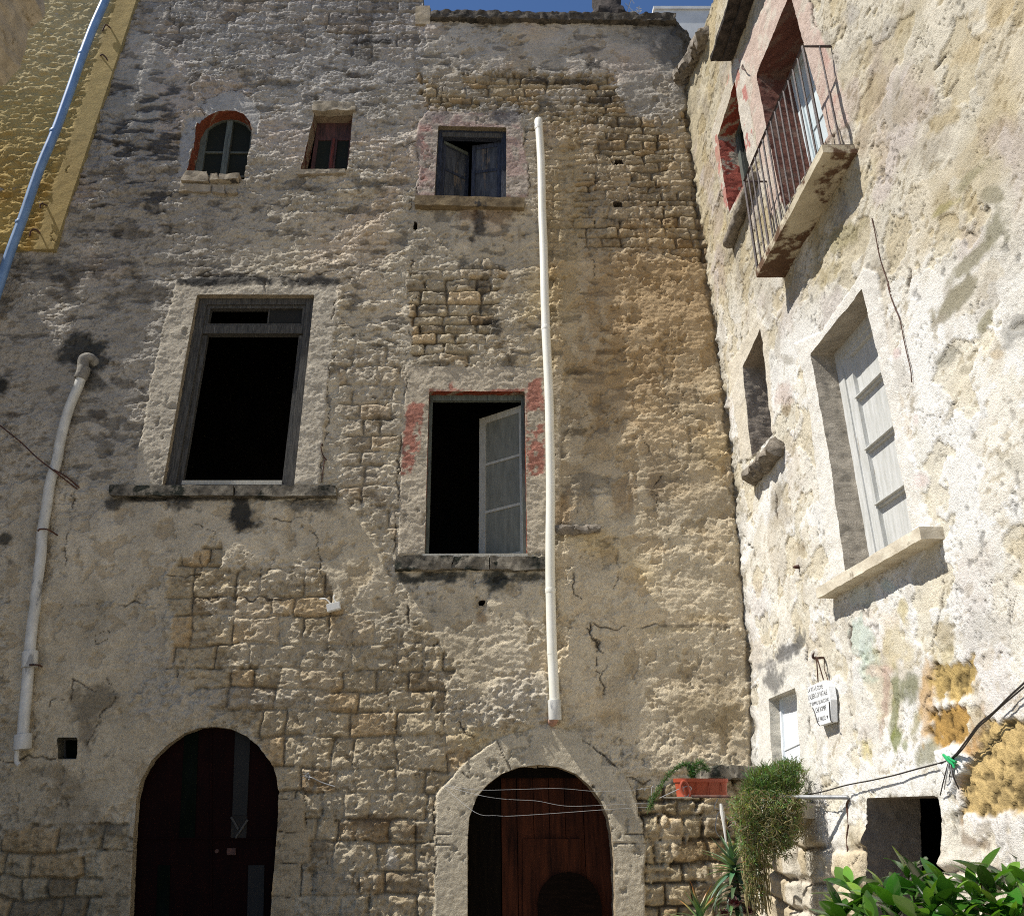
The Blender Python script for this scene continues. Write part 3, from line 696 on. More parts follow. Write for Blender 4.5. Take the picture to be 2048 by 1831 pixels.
    # stains under the sills, lichen, rust
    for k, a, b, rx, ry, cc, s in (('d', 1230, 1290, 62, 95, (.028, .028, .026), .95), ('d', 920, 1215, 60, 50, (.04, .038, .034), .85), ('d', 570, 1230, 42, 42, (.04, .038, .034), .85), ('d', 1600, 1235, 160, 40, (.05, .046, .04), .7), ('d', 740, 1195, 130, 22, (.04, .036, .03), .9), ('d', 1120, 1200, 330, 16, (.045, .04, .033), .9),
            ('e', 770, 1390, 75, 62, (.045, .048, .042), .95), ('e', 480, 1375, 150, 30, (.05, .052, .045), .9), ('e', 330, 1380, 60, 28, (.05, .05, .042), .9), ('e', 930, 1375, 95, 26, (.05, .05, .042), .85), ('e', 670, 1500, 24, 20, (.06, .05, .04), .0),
            ('b', 790, 1270, 32, 70, (.07, .062, .055), .9), ('b', 710, 1230, 60, 40, (.16, .095, .05), .7), ('b', 900, 1240, 70, 40, (.20, .13, .07), .7), ('b', 745, 1360, 20, 18, (.08, .06, .045), .8), ('b', 1020, 1340, 10, 60, (.2, .15, .09), .5),
            ('e', 1320, 258, 70, 16, (.06, .045, .03), .9), ('e', 1550, 365, 70, 14, (.08, .055, .03), .8), ('e', 1190, 355, 55, 20, (.10, .075, .045), .75), ('e', 1160, 655, 55, 20, (.10, .075, .045), .7), ('e', 1380, 170, 20, 14, (.1, .07, .045), .7), ('e', 740, 110, 45, 20, (.04, .035, .03), .9), ('e', 775, 155, 25, 25, (.05, .045, .04), .8),
            ('b', 210, 235, 110, 16, (.06, .055, .05), .9), ('b', 80, 425, 40, 14, (.08, .065, .055), .8), ('b', 1450, 380, 40, 20, (.05, .045, .04), .85), ('b', 1420, 290, 60, 16, (.07, .065, .06), .6), ('b', 1130, 460, 70, 18, (.05, .042, .035), .9), ('b', 1320, 465, 110, 18, (.06, .05, .04), .85), ('b', 1520, 560, 70, 38, (.085, .075, .062), .8),
            ('b', 1590, 700, 120, 16, (.08, .06, .04), .5), ('t', 250, 80, 100, 20, (.1, .095, .09), .3), ('b', 1800, 170, 130, 80, (.14, .135, .13), .75), ('b', 1900, 280, 90, 120, (.11, .105, .1), .7),
            ('d', 385, 455, 105, 75, (.06, .06, .055), .95), ('d', 480, 510, 70, 70, (.06, .06, .055), .95), ('d', 475, 605, 55, 60, (.09, .085, .075), .85), ('d', 490, 780, 60, 20, (.09, .08, .068), .85), ('d', 10, 640, 26, 40, (.03, .03, .026), .95), ('d', 20, 1410, 32, 30, (.04, .04, .034), .85), ('d', 55, 1525, 22, 16, (.1, .085, .065), .6), ('d', 90, 780, 70, 14, (.12, .1, .08), .8), ('d', 290, 90, 50, 18, (.07, .065, .06), .8),
            ('g', 550, 590, 120, 110, (.21, .175, .12), .85), ('g', 500, 760, 40, 90, (.22, .18, .125), .8), ('g', 370, 1060, 90, 100, (.24, .19, .12), .6), ('g', 650, 1330, 60, 60, (.13, .115, .09), .6), ('g', 400, 1250, 160, 120, (.24, .195, .13), .5),
            ('h', 180, 1265, 140, 40, (.16, .11, .065), .7), ('h', 400, 1330, 60, 40, (.20, .14, .08), .6), ('h', 300, 1490, 44, 54, (.46, .42, .35), .9), ('h', 820, 100, 40, 40, (.30, .19, .09), .6), ('h', 1560, 670, 90, 40, (.42, .30, .15), .5), ('h', 1650, 880, 120, 60, (.42, .38, .30), .3),
            ('i', 400, 580, 150, 110, (.33, .25, .14), .55), ('i', 560, 600, 80, 80, (.36, .26, .13), .5), ('i', 420, 90, 110, 30, (.42, .31, .16), .6), ('i', 250, 150, 200, 20, (.42, .34, .2), .5), ('i', 380, 130, 190, 10, (.09, .07, .05), .6),
            ('e', 1110, 1050, 50, 80, (.40, .27, .14), .6), ('e', 1410, 970, 60, 80, (.36, .25, .14), .5), ('e', 1560, 880, 40, 120, (.30, .225, .14), .6)):
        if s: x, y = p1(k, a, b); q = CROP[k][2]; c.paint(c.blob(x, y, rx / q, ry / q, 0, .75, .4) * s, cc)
    c.paint(c.blob(1330, 610, 150, 130, .3, .5, .5) * .55, (.43, .28, .13)); c.paint(c.blob(1250, 760, 90, 90, 0, .5, .5) * .4, (.42, .28, .14))
    c.paint(c.blob(1130, 480, 35, 260, .02, .35, .4) * .35, (.46, .34, .16))
    # shadow line where the two walls meet, put into the colour
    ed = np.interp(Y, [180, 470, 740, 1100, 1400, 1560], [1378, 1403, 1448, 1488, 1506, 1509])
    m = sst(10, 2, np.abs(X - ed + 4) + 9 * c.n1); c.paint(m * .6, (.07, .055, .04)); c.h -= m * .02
    # cracks and open joints
    for pts, w in ((px('b', (655, 140), (630, 190), (635, 240), (620, 270)), 1.6), (px('b', (485, 600), (488, 680), (440, 720), (425, 860), (440, 900), (445, 1000), (430, 1100), (390, 1180)), 1.7), (px('b', (1020, 690), (1060, 760), (1050, 850), (1075, 950), (1070, 1110)), 1.3),
                   (px('b', (590, 480), (570, 580)), 1.5), (px('b', (415, 1480), (420, 1600), (450, 1650), (415, 1720), (410, 1780), (370, 1820)), 1.6), (px('b', (450, 1640), (510, 1640)), 1.3), (px('b', (1440, 1480), (1450, 1580), (1500, 1600), (1490, 1650)), 1.0),
                   (px('e', (345, 150), (370, 210), (330, 290), (325, 480), (310, 600), (296, 780), (285, 1000), (280, 1170), (245, 1330)), 1.8), (px('e', (290, 790), (292, 870)), 2.6), (px('e', (245, 1180), (280, 1180), (250, 1360)), 1.8), (px('e', (190, 1240), (240, 1330), (290, 1400)), 1.6),
                   (px('e', (1140, 860), (1190, 930), (1180, 1060)), 1.5), (px('e', (1165, 1260), (1150, 1330), (1160, 1390), (1155, 1450), (1200, 1490)), 2.4), (px('e', (1230, 1620), (1262, 1690), (1290, 1738)), 2.2), (px('e', (1420, 1170), (1430, 1240), (1500, 1300)), 1.0), (px('e', (1390, 1380), (1350, 1460)), 1.0),
                   (px('e', (1590, 860), (1560, 930), (1580, 1040)), 1.1), (px('e', (1660, 1230), (1600, 1300), (1590, 1360)), 1.2), (px('e', (1490, 660), (1530, 740)), 1.0),
                   (px('h', (1430, 160), (1500, 260), (1465, 310), (1480, 390), (1530, 530)), 1.8), (px('h', (1490, 285), (1545, 320), (1540, 380), (1505, 420)), 1.6), (px('h', (1420, 140), (1600, 165), (1800, 150), (1900, 130), (2000, 165)), 1.6), (px('h', (790, 200), (780, 300), (770, 370)), 1.0), (px('h', (655, 590), (690, 640), (690, 740), (780, 790)), 1.8), (px('h', (455, 150), (455, 250)), 3.0), (px('h', (395, 40), (390, 130)), 2.5),
                   (px('h', (1360, 780), (1500, 870), (1640, 1000), (1690, 1040), (1800, 1045)), 2.0), (px('h', (548, 1150), (545, 1450), (545, 1600)), 1.8), (px('h', (1700, 1090), (1730, 1230), (1760, 1350)), 2.2),
                   (px('d', (1350, 60), (1335, 180)), 1.4), (px('d', (880, 75), (1300, 62), (1730, 68)), 1.8), (px('d', (1690, 200), (1650, 820), (1620, 1100)), 1.2), (px('d', (300, 1730), (600, 1735), (900, 1718), (1500, 1712), (1640, 1710)), 1.5), (px('d', (370, 1180), (340, 1400), (330, 1600), (310, 1720)), 1.3),
                   (px('d', (1380, 1320), (1530, 1300), (1600, 1400), (1620, 1590)), 1.2), (px('d', (980, 1330), (1090, 1360), (1085, 1490)), 1.5), (px('d', (780, 1510), (800, 1570), (850, 1590), (1010, 1590), (1020, 1500)), 1.5), (px('d', (1110, 1420), (1200, 1480), (1280, 1490)), 1.3),
                   (px('a', (1150, 580), (1290, 510), (1480, 530)), .9), (px('a', (800, 110), (1050, 100), (1320, 115)), 1.0), (px('a', (975, 30), (960, 105)), 1.0), (px('a', (1130, 590), (1180, 655)), 1.2), (px('a', (1500, 1400), (1495, 1560), (1510, 1680)), 1.2), (px('a', (310, 1330), (215, 1100), (330, 820)), .0),
                   (px('g', (280, 610), (330, 555), (400, 580), (430, 460), (510, 500), (560, 520)), 1.4), (px('g', (600, 420), (640, 480), (660, 580), (600, 640), (540, 740), (500, 860)), 1.5), (px('g', (540, 190), (620, 180), (640, 230), (590, 255), (545, 230), (540, 190)), 1.1), (px('g', (0, 920), (100, 935), (160, 900), (330, 910)), 1.6), (px('g', (1755, 1050), (1760, 1330)), 2.2), (px('g', (1830, 1020), (1860, 910)), 1.5)):
        if w: c.crack(pts, w)
    # the white halo of splashed limewash beside the drainpipe
    dl = d_line(X, Y, px('b', (1150, 800), (1165, 1300), (1172, 1820)) + px('e', (1060, 700)))
    c.paint(sst(16, 6, dl) * .35 * sst(-.5, .3, c.n1), (.52, .44, .27))
    po = sst(.20, .30, fbm(u * 8 + 3, z * 19, 4, 11)) * sst(-.15, .25, L3 + .5 * L2) * (1 - .75 * S) * (1 - .85 * T)
    c.h -= po * .009; c.C = lerp(c.C, c.C * col(.60, .55, .48), po * .75)
    po = sst(.25, .33, fbm(u * 19 + 3, z * 27, 3, 2)) * (1 - .6 * S) * (1 - .8 * T); c.h -= po * .006; c.C = lerp(c.C, c.C * col(.66, .62, .56), po * .6)
    dd_ = sst(.34, .42, fbm(u * 14 + 7, z * 14, 3, 1)) * sst(.0, .25, fbm(u * 1.8, z * 1.8, 3, 14))     # scattered pits
    c.h -= dd_ * .014; c.C = lerp(c.C, c.C * .55, dd_ * .7)
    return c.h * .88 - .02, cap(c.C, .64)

def back_cuts(): pass
house = thing('stone_house', 'tall weathered stone house facade with two arched doors and five windows', 'house', (-2.5, 0.1, 0))
for o in openings_back:
    a = [B(*p) for p in o['poly']]; o['_c'] = np.array(sum(a, Vector()) / len(a))
openings_back[3]['taper'] = .06; openings_back[4]['taper'] = .05
us = np.arange(-8.0, 3.30, .0125); zs = np.concatenate([np.arange(0, .4, .05), np.arange(.4, 14.6, .0125)])
facade = build_wall('facade_wall', 'wall_back', 'back', us, zs, surface_back, openings_back, house)
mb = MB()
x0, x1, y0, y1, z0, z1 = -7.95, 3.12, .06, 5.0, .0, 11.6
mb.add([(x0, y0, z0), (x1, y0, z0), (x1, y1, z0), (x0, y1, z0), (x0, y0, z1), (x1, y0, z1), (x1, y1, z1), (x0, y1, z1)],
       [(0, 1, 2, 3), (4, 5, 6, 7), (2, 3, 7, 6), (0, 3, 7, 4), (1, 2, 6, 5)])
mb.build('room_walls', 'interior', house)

# coping of the parapet
cop = px('full', (858, 40), (900, 40), (1000, 42), (1100, 43), (1200, 44), (1300, 46), (1342, 47))
mb = MB(); P = [B(*q) for q in cop]
fx = lambda a, b, d: Vector((P[0].x + (P[-1].x - P[0].x) * a, d, P[0].z + (P[-1].z - P[0].z) * a + b))
rough_block(mb, fx, 0, 1, -.05, .10, -.10, .35, 170, 5, 8, .030, 5, 9)
weld(mb.build('coping', 'coping', house))
mb = MB(); q0 = B(*px('full', (1342, 50))[0]); q1 = B(*px('full', (1385, 105))[0])
f2 = lambda a, b, d: Vector((q0.x + (q1.x - q0.x) * a, d, q0.z + (q1.z - q0.z) * a + b))
rough_block(mb, f2, 0, 1, -.16, .05, -.06, .3, 24, 7, 8, .05, 9, 7)
weld(mb.build('broken_parapet_end', 'coping', house))
# stub of wall top at the left of the coping
mb = MB(); fL = lambda a, b, d: B(*p1('t', 90 + 85 * a, 150 - 105 * b)) + Vector((0, d, 0))
rough_block(mb, fL, 0, 1, 0, 1, -.035, .2, 12, 14, 4, .008, 4, 5)
weld(mb.build('parapet_block', 'dressed', house))
# dark chimney on the roof
mb = MB(); b0 = B(*p1('t', 1225, 92), 1.0)
rg = random.Random(5); pts = []
prof = [(-.9, .30), (-.1, .30), (0, .36), (.12, .33), (.2, .27), (.35, .235), (.55, .225), (.9, .24), (1.0, .33), (1.12, .34), (1.2, .25)]
nseg = 20; vs = []; fs = []
for i, (zz, r) in enumerate(prof):
    for k in range(nseg):
        a = 2 * math.pi * k / nseg; rr = r * (1 + .32 * (rg.random() - .5) + .08 * math.sin(3 * a + i))
        vs.append((b0.x + rr * math.cos(a), b0.y + .2 + rr * math.sin(a), b0.z + zz + .03 * (rg.random() - .5)))
for i in range(len(prof) - 1):
    for k in range(nseg): fs.append((i * nseg + k, i * nseg + (k + 1) % nseg, (i + 1) * nseg + (k + 1) % nseg, (i + 1) * nseg + k))
fs.append(tuple((len(prof) - 1) * nseg + k for k in range(nseg))); mb.add(vs, fs)
mb.build('chimney', 'tile_dark', house, True)
mb = MB(); mb.box(x0, x1, .55, 5.0, 12.0, 12.3); mb.box(x0, -.6, .55, 5.0, 12.3, 13.6); mb.build('roof', 'roofing', house)

# ---- windows and doors of the facade
def jamb_frame(mb, f, t=.09, d0=.10, d1=.17, tt=None, tb=None):
    tt = t if tt is None else tt; tb = t if tb is None else tb
    mb.qbox(f, -.01, t, -.01, 1.01, d0, d1); mb.qbox(f, 1 - t, 1.01, -.01, 1.01, d0, d1)
    mb.qbox(f, t, 1 - t, 1 - tt, 1.01, d0 + .003, d1 - .003); mb.qbox(f, t, 1 - t, -.01, tb, d0 + .003, d1 - .003)
def hinge_leaf(f, side, ang, b0, b1, d, width, wid_m):
    """leaf in f-space hinged at a=0 (side -1) or a=1 (+1), opened inwards by ang; returns g(s, b, t): s along the leaf, t through it"""
    ca, sa = math.cos(ang), math.sin(ang)
    def g(s, b, t=0.0):
        run = s * width * ca - t / wid_m * sa * 1.0
        a = run if side < 0 else 1 - run
        return f(a, b0 + (b1 - b0) * b, d + s * width * wid_m * sa + t * ca)
    return g
# W1: large window with a fanlight, sash gone
f = quad_on('back', W1)
mb = MB(); jamb_frame(mb, f, .075, .07, .20, .035, .022)
mb.qbox(f, .075, .115, .022, .80, .12, .19); mb.qbox(f, .885, .925, .022, .80, .12, .19)
mb.qbox(f, .075, .925, .805, .85, .085, .195)
mb.qbox(f, .075, .105, .85, .965, .10, .19); mb.qbox(f, .895, .925, .85, .965, .10, .19); mb.qbox(f, .105, .895, .95, .965, .10, .19); mb.qbox(f, .105, .895, .85, .862, .10, .19)
mb.qbox(f, .60, .612, .862, .95, .13, .16)
win = mb.build('window', 'wood_dark', house)
mb = MB(); mb.qbox(f, .612, .90, .86, .952, .140, .146); mb.build('pane', 'glass_grey', win)
mb = MB(); mb.qbox(f, .115, .885, .005, .045, .10, .14); mb.build('bottom_rail', 'wood_grey_light', win)
fs_ = quad_on('back', px('d', (570, 1200), (1705, 1202), (1705, 1150), (570, 1150)))
mb = MB(); rough_block(mb, fs_, 0, .545, 0, 1, -.10, .15, 60, 5, 8, .010, 2, 6); rough_block(mb, fs_, .55, 1, -.05, 1, -.095, .15, 50, 5, 8, .016, 8, 6)
weld(mb.build('window_sill', 'sill_black', win))
# W2: open casement
f = quad_on('back', W2)
mb = MB(); jamb_frame(mb, f, .035, .09, .16, .035, .012); win = mb.build('window', 'wood_green', house)
wm = (f(1, .5) - f(0, .5)).length
gL = hinge_leaf(f, 1, math.radians(38), .012, .955, .16, .60, wm)
mb = MB()
for s0, s1 in ((0, .12), (.86, 1.0)): mb.qbox(gL, s0, s1, 0, 1, 0, .045)
for b_0, b_1 in ((0, .045), (.335, .352), (.655, .672), (.955, 1.0)): mb.qbox(gL, .12, .86, b_0, b_1, .003, .042)
leafo = mb.build('shutter', 'wood_grey_light', win)
mb = MB()
for b_0, b_1 in ((.045, .335), (.352, .655), (.672, .955)): mb.qbox(gL, .12, .86, b_0, b_1, .016, .028)
mb.build('shutter_panel', 'wood_grey', win)
mb = MB(); mb.qbox(f, -.02, 1.005, -.012, .012, -.012, .10); mb.build('threshold', 'wood_grey_light', win)
fs_ = quad_on('back', px('e', (272, 1345), (1018, 1345), (1015, 1278), (282, 1275)))
mb = MB(); rough_block(mb, fs_, 0, .38, 0, 1, -.085, .12, 40, 6, 8, .018, 3, 7); rough_block(mb, fs_, .385, .63, .08, 1, -.07, .12, 26, 6, 8, .022, 6, 7); rough_block(mb, fs_, .635, 1, 0, 1, -.08, .12, 36, 6, 8, .018, 12, 7)
weld(mb.build('window_sill', 'sill_black', win))
# W5: upper window, two leaves ajar
f = quad_on('back', W5)
mb = MB(); jamb_frame(mb, f, .07, .07, .15, .10, .02); win = mb.build('window', 'wood_navy', house)
mb = MB(); mb.qbox(f, .055, .945, .905, .965, .062, .080); mb.build('head_rail', 'wood_dark', win)
wm = (f(1, .5) - f(0, .5)).length
for side, ang, wdt in ((-1, 33, .46), (1, 13, .44)):
    gL = hinge_leaf(f, side, math.radians(ang), .02, .90, .13, wdt, wm)
    fo = lambda s, b, t, g=gL, w=wdt: g(s + .155 / 1 if False else s, b, t)
    base = quad_on('back', W5)
    def gl(s, b, t=0.0, side=side, ang=math.radians(ang), wdt=wdt):
        run = .07 + s * wdt * math.cos(ang)
        a = run if side < 0 else 1 - run
        return base(a, .02 + .88 * b, .13 + s * wdt * wm * math.sin(ang) + t)
    mb = MB()
    for s0, s1 in ((0, .13), (.87, 1.0)): mb.qbox(gl, s0, s1, 0, 1, 0, .035)
    for b_0, b_1 in ((0, .05), (.55, .59), (.93, 1.0)): mb.qbox(gl, .13, .87, b_0, b_1, .003, .032)
    lf = mb.build('shutter', 'wood_navy', win)
    mb = MB()
    for b_0, b_1 in ((.05, .55), (.59, .93)): mb.qbox(gl, .13, .50, b_0, b_1, .013, .02); mb.qbox(gl, .51, .87, b_0, b_1, .013, .02)
    mb.build('shutter_panel', 'wood_bluegrey', win)
    if side < 0:
        mb = MB(); mb.qbox(gl, .05, .95, .945, .985, -.02, .0); mb.build('top_rail', 'wood_green', win)
fs_ = quad_on('back', px('win', (78, 1440), (1655, 1480), (1662, 1345), (78, 1300)))
mb = MB(); rough_block(mb, fs_, 0, 1, 0, 1, -.10, .1, 70, 6, 8, .009, 4, 5); weld(mb.build('window_sill', 'sill_ochre', win))
# W3: arched window
def inset(poly, k, d):
    pw = [B(*p) for p in poly]; c_ = sum(pw, Vector()) / len(pw)
    return [c_ + (p - c_) * k + Vector((0, d, 0)) for p in pw], c_
pw, c_ = inset(W3, .91, .165); po, _ = inset(W3, 1.04, .165)
mb = MB(); n = len(pw)
for i in range(n):
    j = (i + 1) % n
    mb.box8([po[i], po[j], pw[j], pw[i]] + [q + Vector((0, .07, 0)) for q in (po[i], po[j], pw[j], pw[i])])
f = quad_on('back', px('arch', (150, 895), (715, 905), (800, 240), (250, 240)))
mb.qbox(f, .465, .575, 0, 1.0, .140, .215)
for b_ in (.515, .15): mb.qbox(f, .0, .465, b_, b_ + .018, .170, .200); mb.qbox(f, .575, 1, b_, b_ + .018, .170, .200)
mb.qbox(f, .0, .12, 0, .98, .155, .215); mb.qbox(f, .93, 1.0, 0, .98, .155, .215); mb.qbox(f, 0, 1, 0, .07, .155, .215)
win = mb.build('arched_window', 'wood_green', house)
mb = MB(); mb.add([q + Vector((0, .035, 0)) for q in pw], [tuple(range(n))]); mb.add([q + Vector((0, .040, 0)) for q in pw], [tuple(range(n))]); mb.build('pane', 'glass_dark', win)
mb = MB()
for k_, (q, sd, am) in enumerate(((((75, 965), (362, 980), (350, 880), (140, 870)), 1, .014), (((372, 965), (460, 962), (458, 900), (380, 895)), 2, .012), (((465, 965), (660, 955), (672, 900), (475, 900)), 3, .012), (((50, 1062), (372, 1072), (378, 1000), (75, 985)), 4, .016), (((392, 1075), (520, 1085), (515, 1010), (400, 1000)), 5, .016), (((545, 1090), (650, 1075), (640, 1040), (530, 1050)), 6, .016))):
    fq = quad_on('back', px('arch', *q)); rough_block(mb, fq, 0, 1, 0, 1, -.11 if k_ < 3 else -.075, .12, 14, 5, 6, am, sd, 8)
weld(mb.build('window_sill', 'trim', win))
# W4: small window, red mullion
f = quad_on('back', px('arch', (1340, 838), (1752, 838), (1805, 240), (1428, 240)))
mb = MB(); jamb_frame(mb, f, .09, .19, .25, .30, .02); mb.qbox(f, .44, .60, .0, .72, .175, .25); win = mb.build('window', 'wood_redbrown', house)
mb = MB(); mb.qbox(f, .475, .545, .01, .70, .155, .176); mb.build('mullion_strip', 'wood_red', win)
mb = MB(); mb.qbox(f, .09, .44, .02, .71, .205, .215); mb.qbox(f, .60, .91, .02, .71, .205, .215); mb.build('pane', 'glass_dark', win)
fq = quad_on('back', px('arch', (1250, 880), (1755, 870), (1750, 832), (1265, 838))); mb = MB(); rough_block(mb, fq, 0, .98, 0, 1, -.06, .25, 24, 4, 8, .016, 7, 8); weld(mb.build('window_sill', 'trim', win))
fq = quad_on('back', px('arch', (1400, 232), (1840, 232), (1830, 140), (1412, 140))); mb = MB(); rough_block(mb, fq, 0, 1, .0, 1, -.05, .06, 24, 6, 5, .02, 3, 7); weld(mb.build('window_lintel', 'trim', win))
# vent
f = quad_on('back', VENT); mb = MB(); jamb_frame(mb, f, .08, .14, .18); win = mb.build('vent_hatch', 'wood_dark', house)
mb = MB(); mb.qbox(f, .08, .92, .08, .92, .16, .165); mb.build('pane', 'glass_green', win)
# left door
def fdoor(k, xl, xr_, yb, yt): return quad_on('back', px(k, (xl, yb), (xr_, yb), (xr_, yt), (xl, yt)))
A0, A1 = B(*p1('g', 640, 1000)).x, B(*p1('g', 1700, 1000)).x
ZT = B(*p1('g', 1200, 660)).z
def dpt(k, x, y, d): return B(*p1(k, x, y)) * 1 + Vector((0, d, 0))
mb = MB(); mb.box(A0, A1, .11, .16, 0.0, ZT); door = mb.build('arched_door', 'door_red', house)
mb = MB(); q = [B(*p1('g', a, b)) for a, b in ((1010, 1372), (1105, 1372))]
def strip(mb, k, xa, xb, ya, yb, d0, d1):
    ff = quad_on('back', px(k, (xa[0], yb), (xb[0], yb), (xb[1], ya), (xa[1], ya))); mb.qbox(ff, 0, 1, 0, 1, d0, d1)
mb = MB(); strip(mb, 'g', (1015, 1050), (1105, 1130), 690, 1370, .101, .109); mb.build('glass_strip', 'glass_green', door); mb = MB(); strip(mb, 'g', (870, 890), (945, 962), 1530, 2100, .101, .109); mb.build('glass_strip', 'glass_green', door)
mb = MB(); strip(mb, 'g', (1325, 1345), (1410, 1435), 690, 1240, .095, .109); mb.build('door_panel', 'glass_grey', door)
mb = MB(); strip(mb, 'g', (1405, 1418), (1500, 1512), 1530, 2100, .095, .109); mb.build('door_panel', 'glass_grey', door)
mb = MB(); strip(mb, 'g', (1315, 1320), (1405, 1412), 1242, 1370, .102, .109)
mb.build('broken_pane_gap', 'interior', door)
mb = MB()
for a, b in (((1320, 1250), (1360, 1320)), ((1345, 1370), (1415, 1265))):
    mb.tube([dpt('g', *a, .092), dpt('g', *b, .092)], .012, 6)
mb.build('loose_slat', 'wood_dark', door)
mb = MB(); mb.qbox(fdoor('g', 700, 1640, 1378, 1370), 0, 1, 0, 1, .092, .109); mb.qbox(fdoor('g', 1196, 1206, 2100, 690), 0, 1, 0, 1, .098, .109); mb.build('door_rail', 'door_red', door)
mb = MB(); kp = dpt('g', 1237, 1447, .08)
mb.tube([kp, kp + Vector((0, .03, 0))], [.02, .02], 10); mb.build('door_knob', 'iron', door); mb = MB(); mb.qbox(fdoor('g', 1295, 1345, 1470, 1430), 0, 1, 0, 1, .085, .109); mb.build('door_lock', 'iron', door)
# right door
B0, B1 = B(*p1('h', 640, 1000)).x, B(*p1('h', 1690, 1000)).x
zl = B(*p1('h', 1150, 1022)).z; ztop = B(*p1('h', 1150, 900)).z
mb = MB(); rg = random.Random(4); xk = [(735, 935), (935, 1030), (1030, 1130), (1130, 1225), (1225, 1320), (1320, 1430), (1430, 1690)]
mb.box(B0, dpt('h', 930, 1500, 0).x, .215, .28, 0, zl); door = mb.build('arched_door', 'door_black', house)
mb = MB()
for i, (a, b) in enumerate(xk[1:]):
    mb.box(dpt('h', a, 1500, 0).x + .004, dpt('h', b, 1500, 0).x - .003, .225 + .006 * rg.random(), .28, 0, zl)
mb.build('door_planks', 'door_brown', door)
mb = MB(); mb.qbox(fdoor('h', 1060, 1400, 2100, 1380), 0, 1, 0, 1, .195, .223); mb.build('door_hatch', 'door_brown', door)
mb = MB(); mb.box(B0, B1, .18, .30, zl, zl + .11); mb.build('door_lintel', 'door_black', door)
mb = MB(); xs_ = [735, 945, 1040, 1148, 1325, 1420, 1690]
for i in range(len(xs_) - 1):
    xa = dpt('h', xs_[i], 1000, 0).x + .006; xb = dpt('h', xs_[i + 1], 1000, 0).x - .006
    rough_block(mb, lambda a, b, d, xa=xa, xb=xb: Vector((xa + (xb - xa) * a, d, zl + .11 + (ztop - zl + .2) * b)), 0, 1, 0, 1, .15 + .02 * rg.random(), .33, 8, 8, 3, .010, i, 6)
weld(mb.build('tympanum_stones', 'dressed', door))

# ------------------------------------------------------------------ the sunlit side house
R1 = px('c', (632, 1190), (893, 772), (672, -40), (480, 425))          # balcony door BL BR TR TL
R2 = px('c', (322, 1208), (438, 985), (357, 462), (258, 775))
R3 = px('f', (275, 915), (383, 805), (322, 248), (226, 450))
R4 = px('f', (768, 1512), (1118, 1312), (857, 43), (586, 385))
R5 = px('i', (765, 925), (908, 850), (880, 445), (744, 500))
R6 = px('i', (1252, 2050), (1650, 2050), (1640, 1400), (1622, 1060), (1612, 1005), (1590, 993), (1240, 1005), (1238, 1040))
TOPCUT = px('full', (1300, 187), (1360, 187), (1374, 150), (1384, 110), (1402, 55), (1418, 0), (1424, -60), (1300, -60))
openings_side = [dict(poly=R1, depth=.40, color=(.15, .062, .045), chip=(.17, .10, .075)), dict(poly=R2, depth=.24, color=(.33, .085, .06), chip=(.42, .36, .28)),
                 dict(poly=R3, depth=.32, color=(.34, .29, .235)), dict(poly=R4, depth=.30, color=(.36, .32, .26)),
                 dict(poly=R5, depth=.14, color=(.52, .48, .40)), dict(poly=R6, depth=.40, color=(.21, .18, .145)),
                 dict(poly=TOPCUT, depth=.6, color=(.3, .27, .2), rag=.05)]
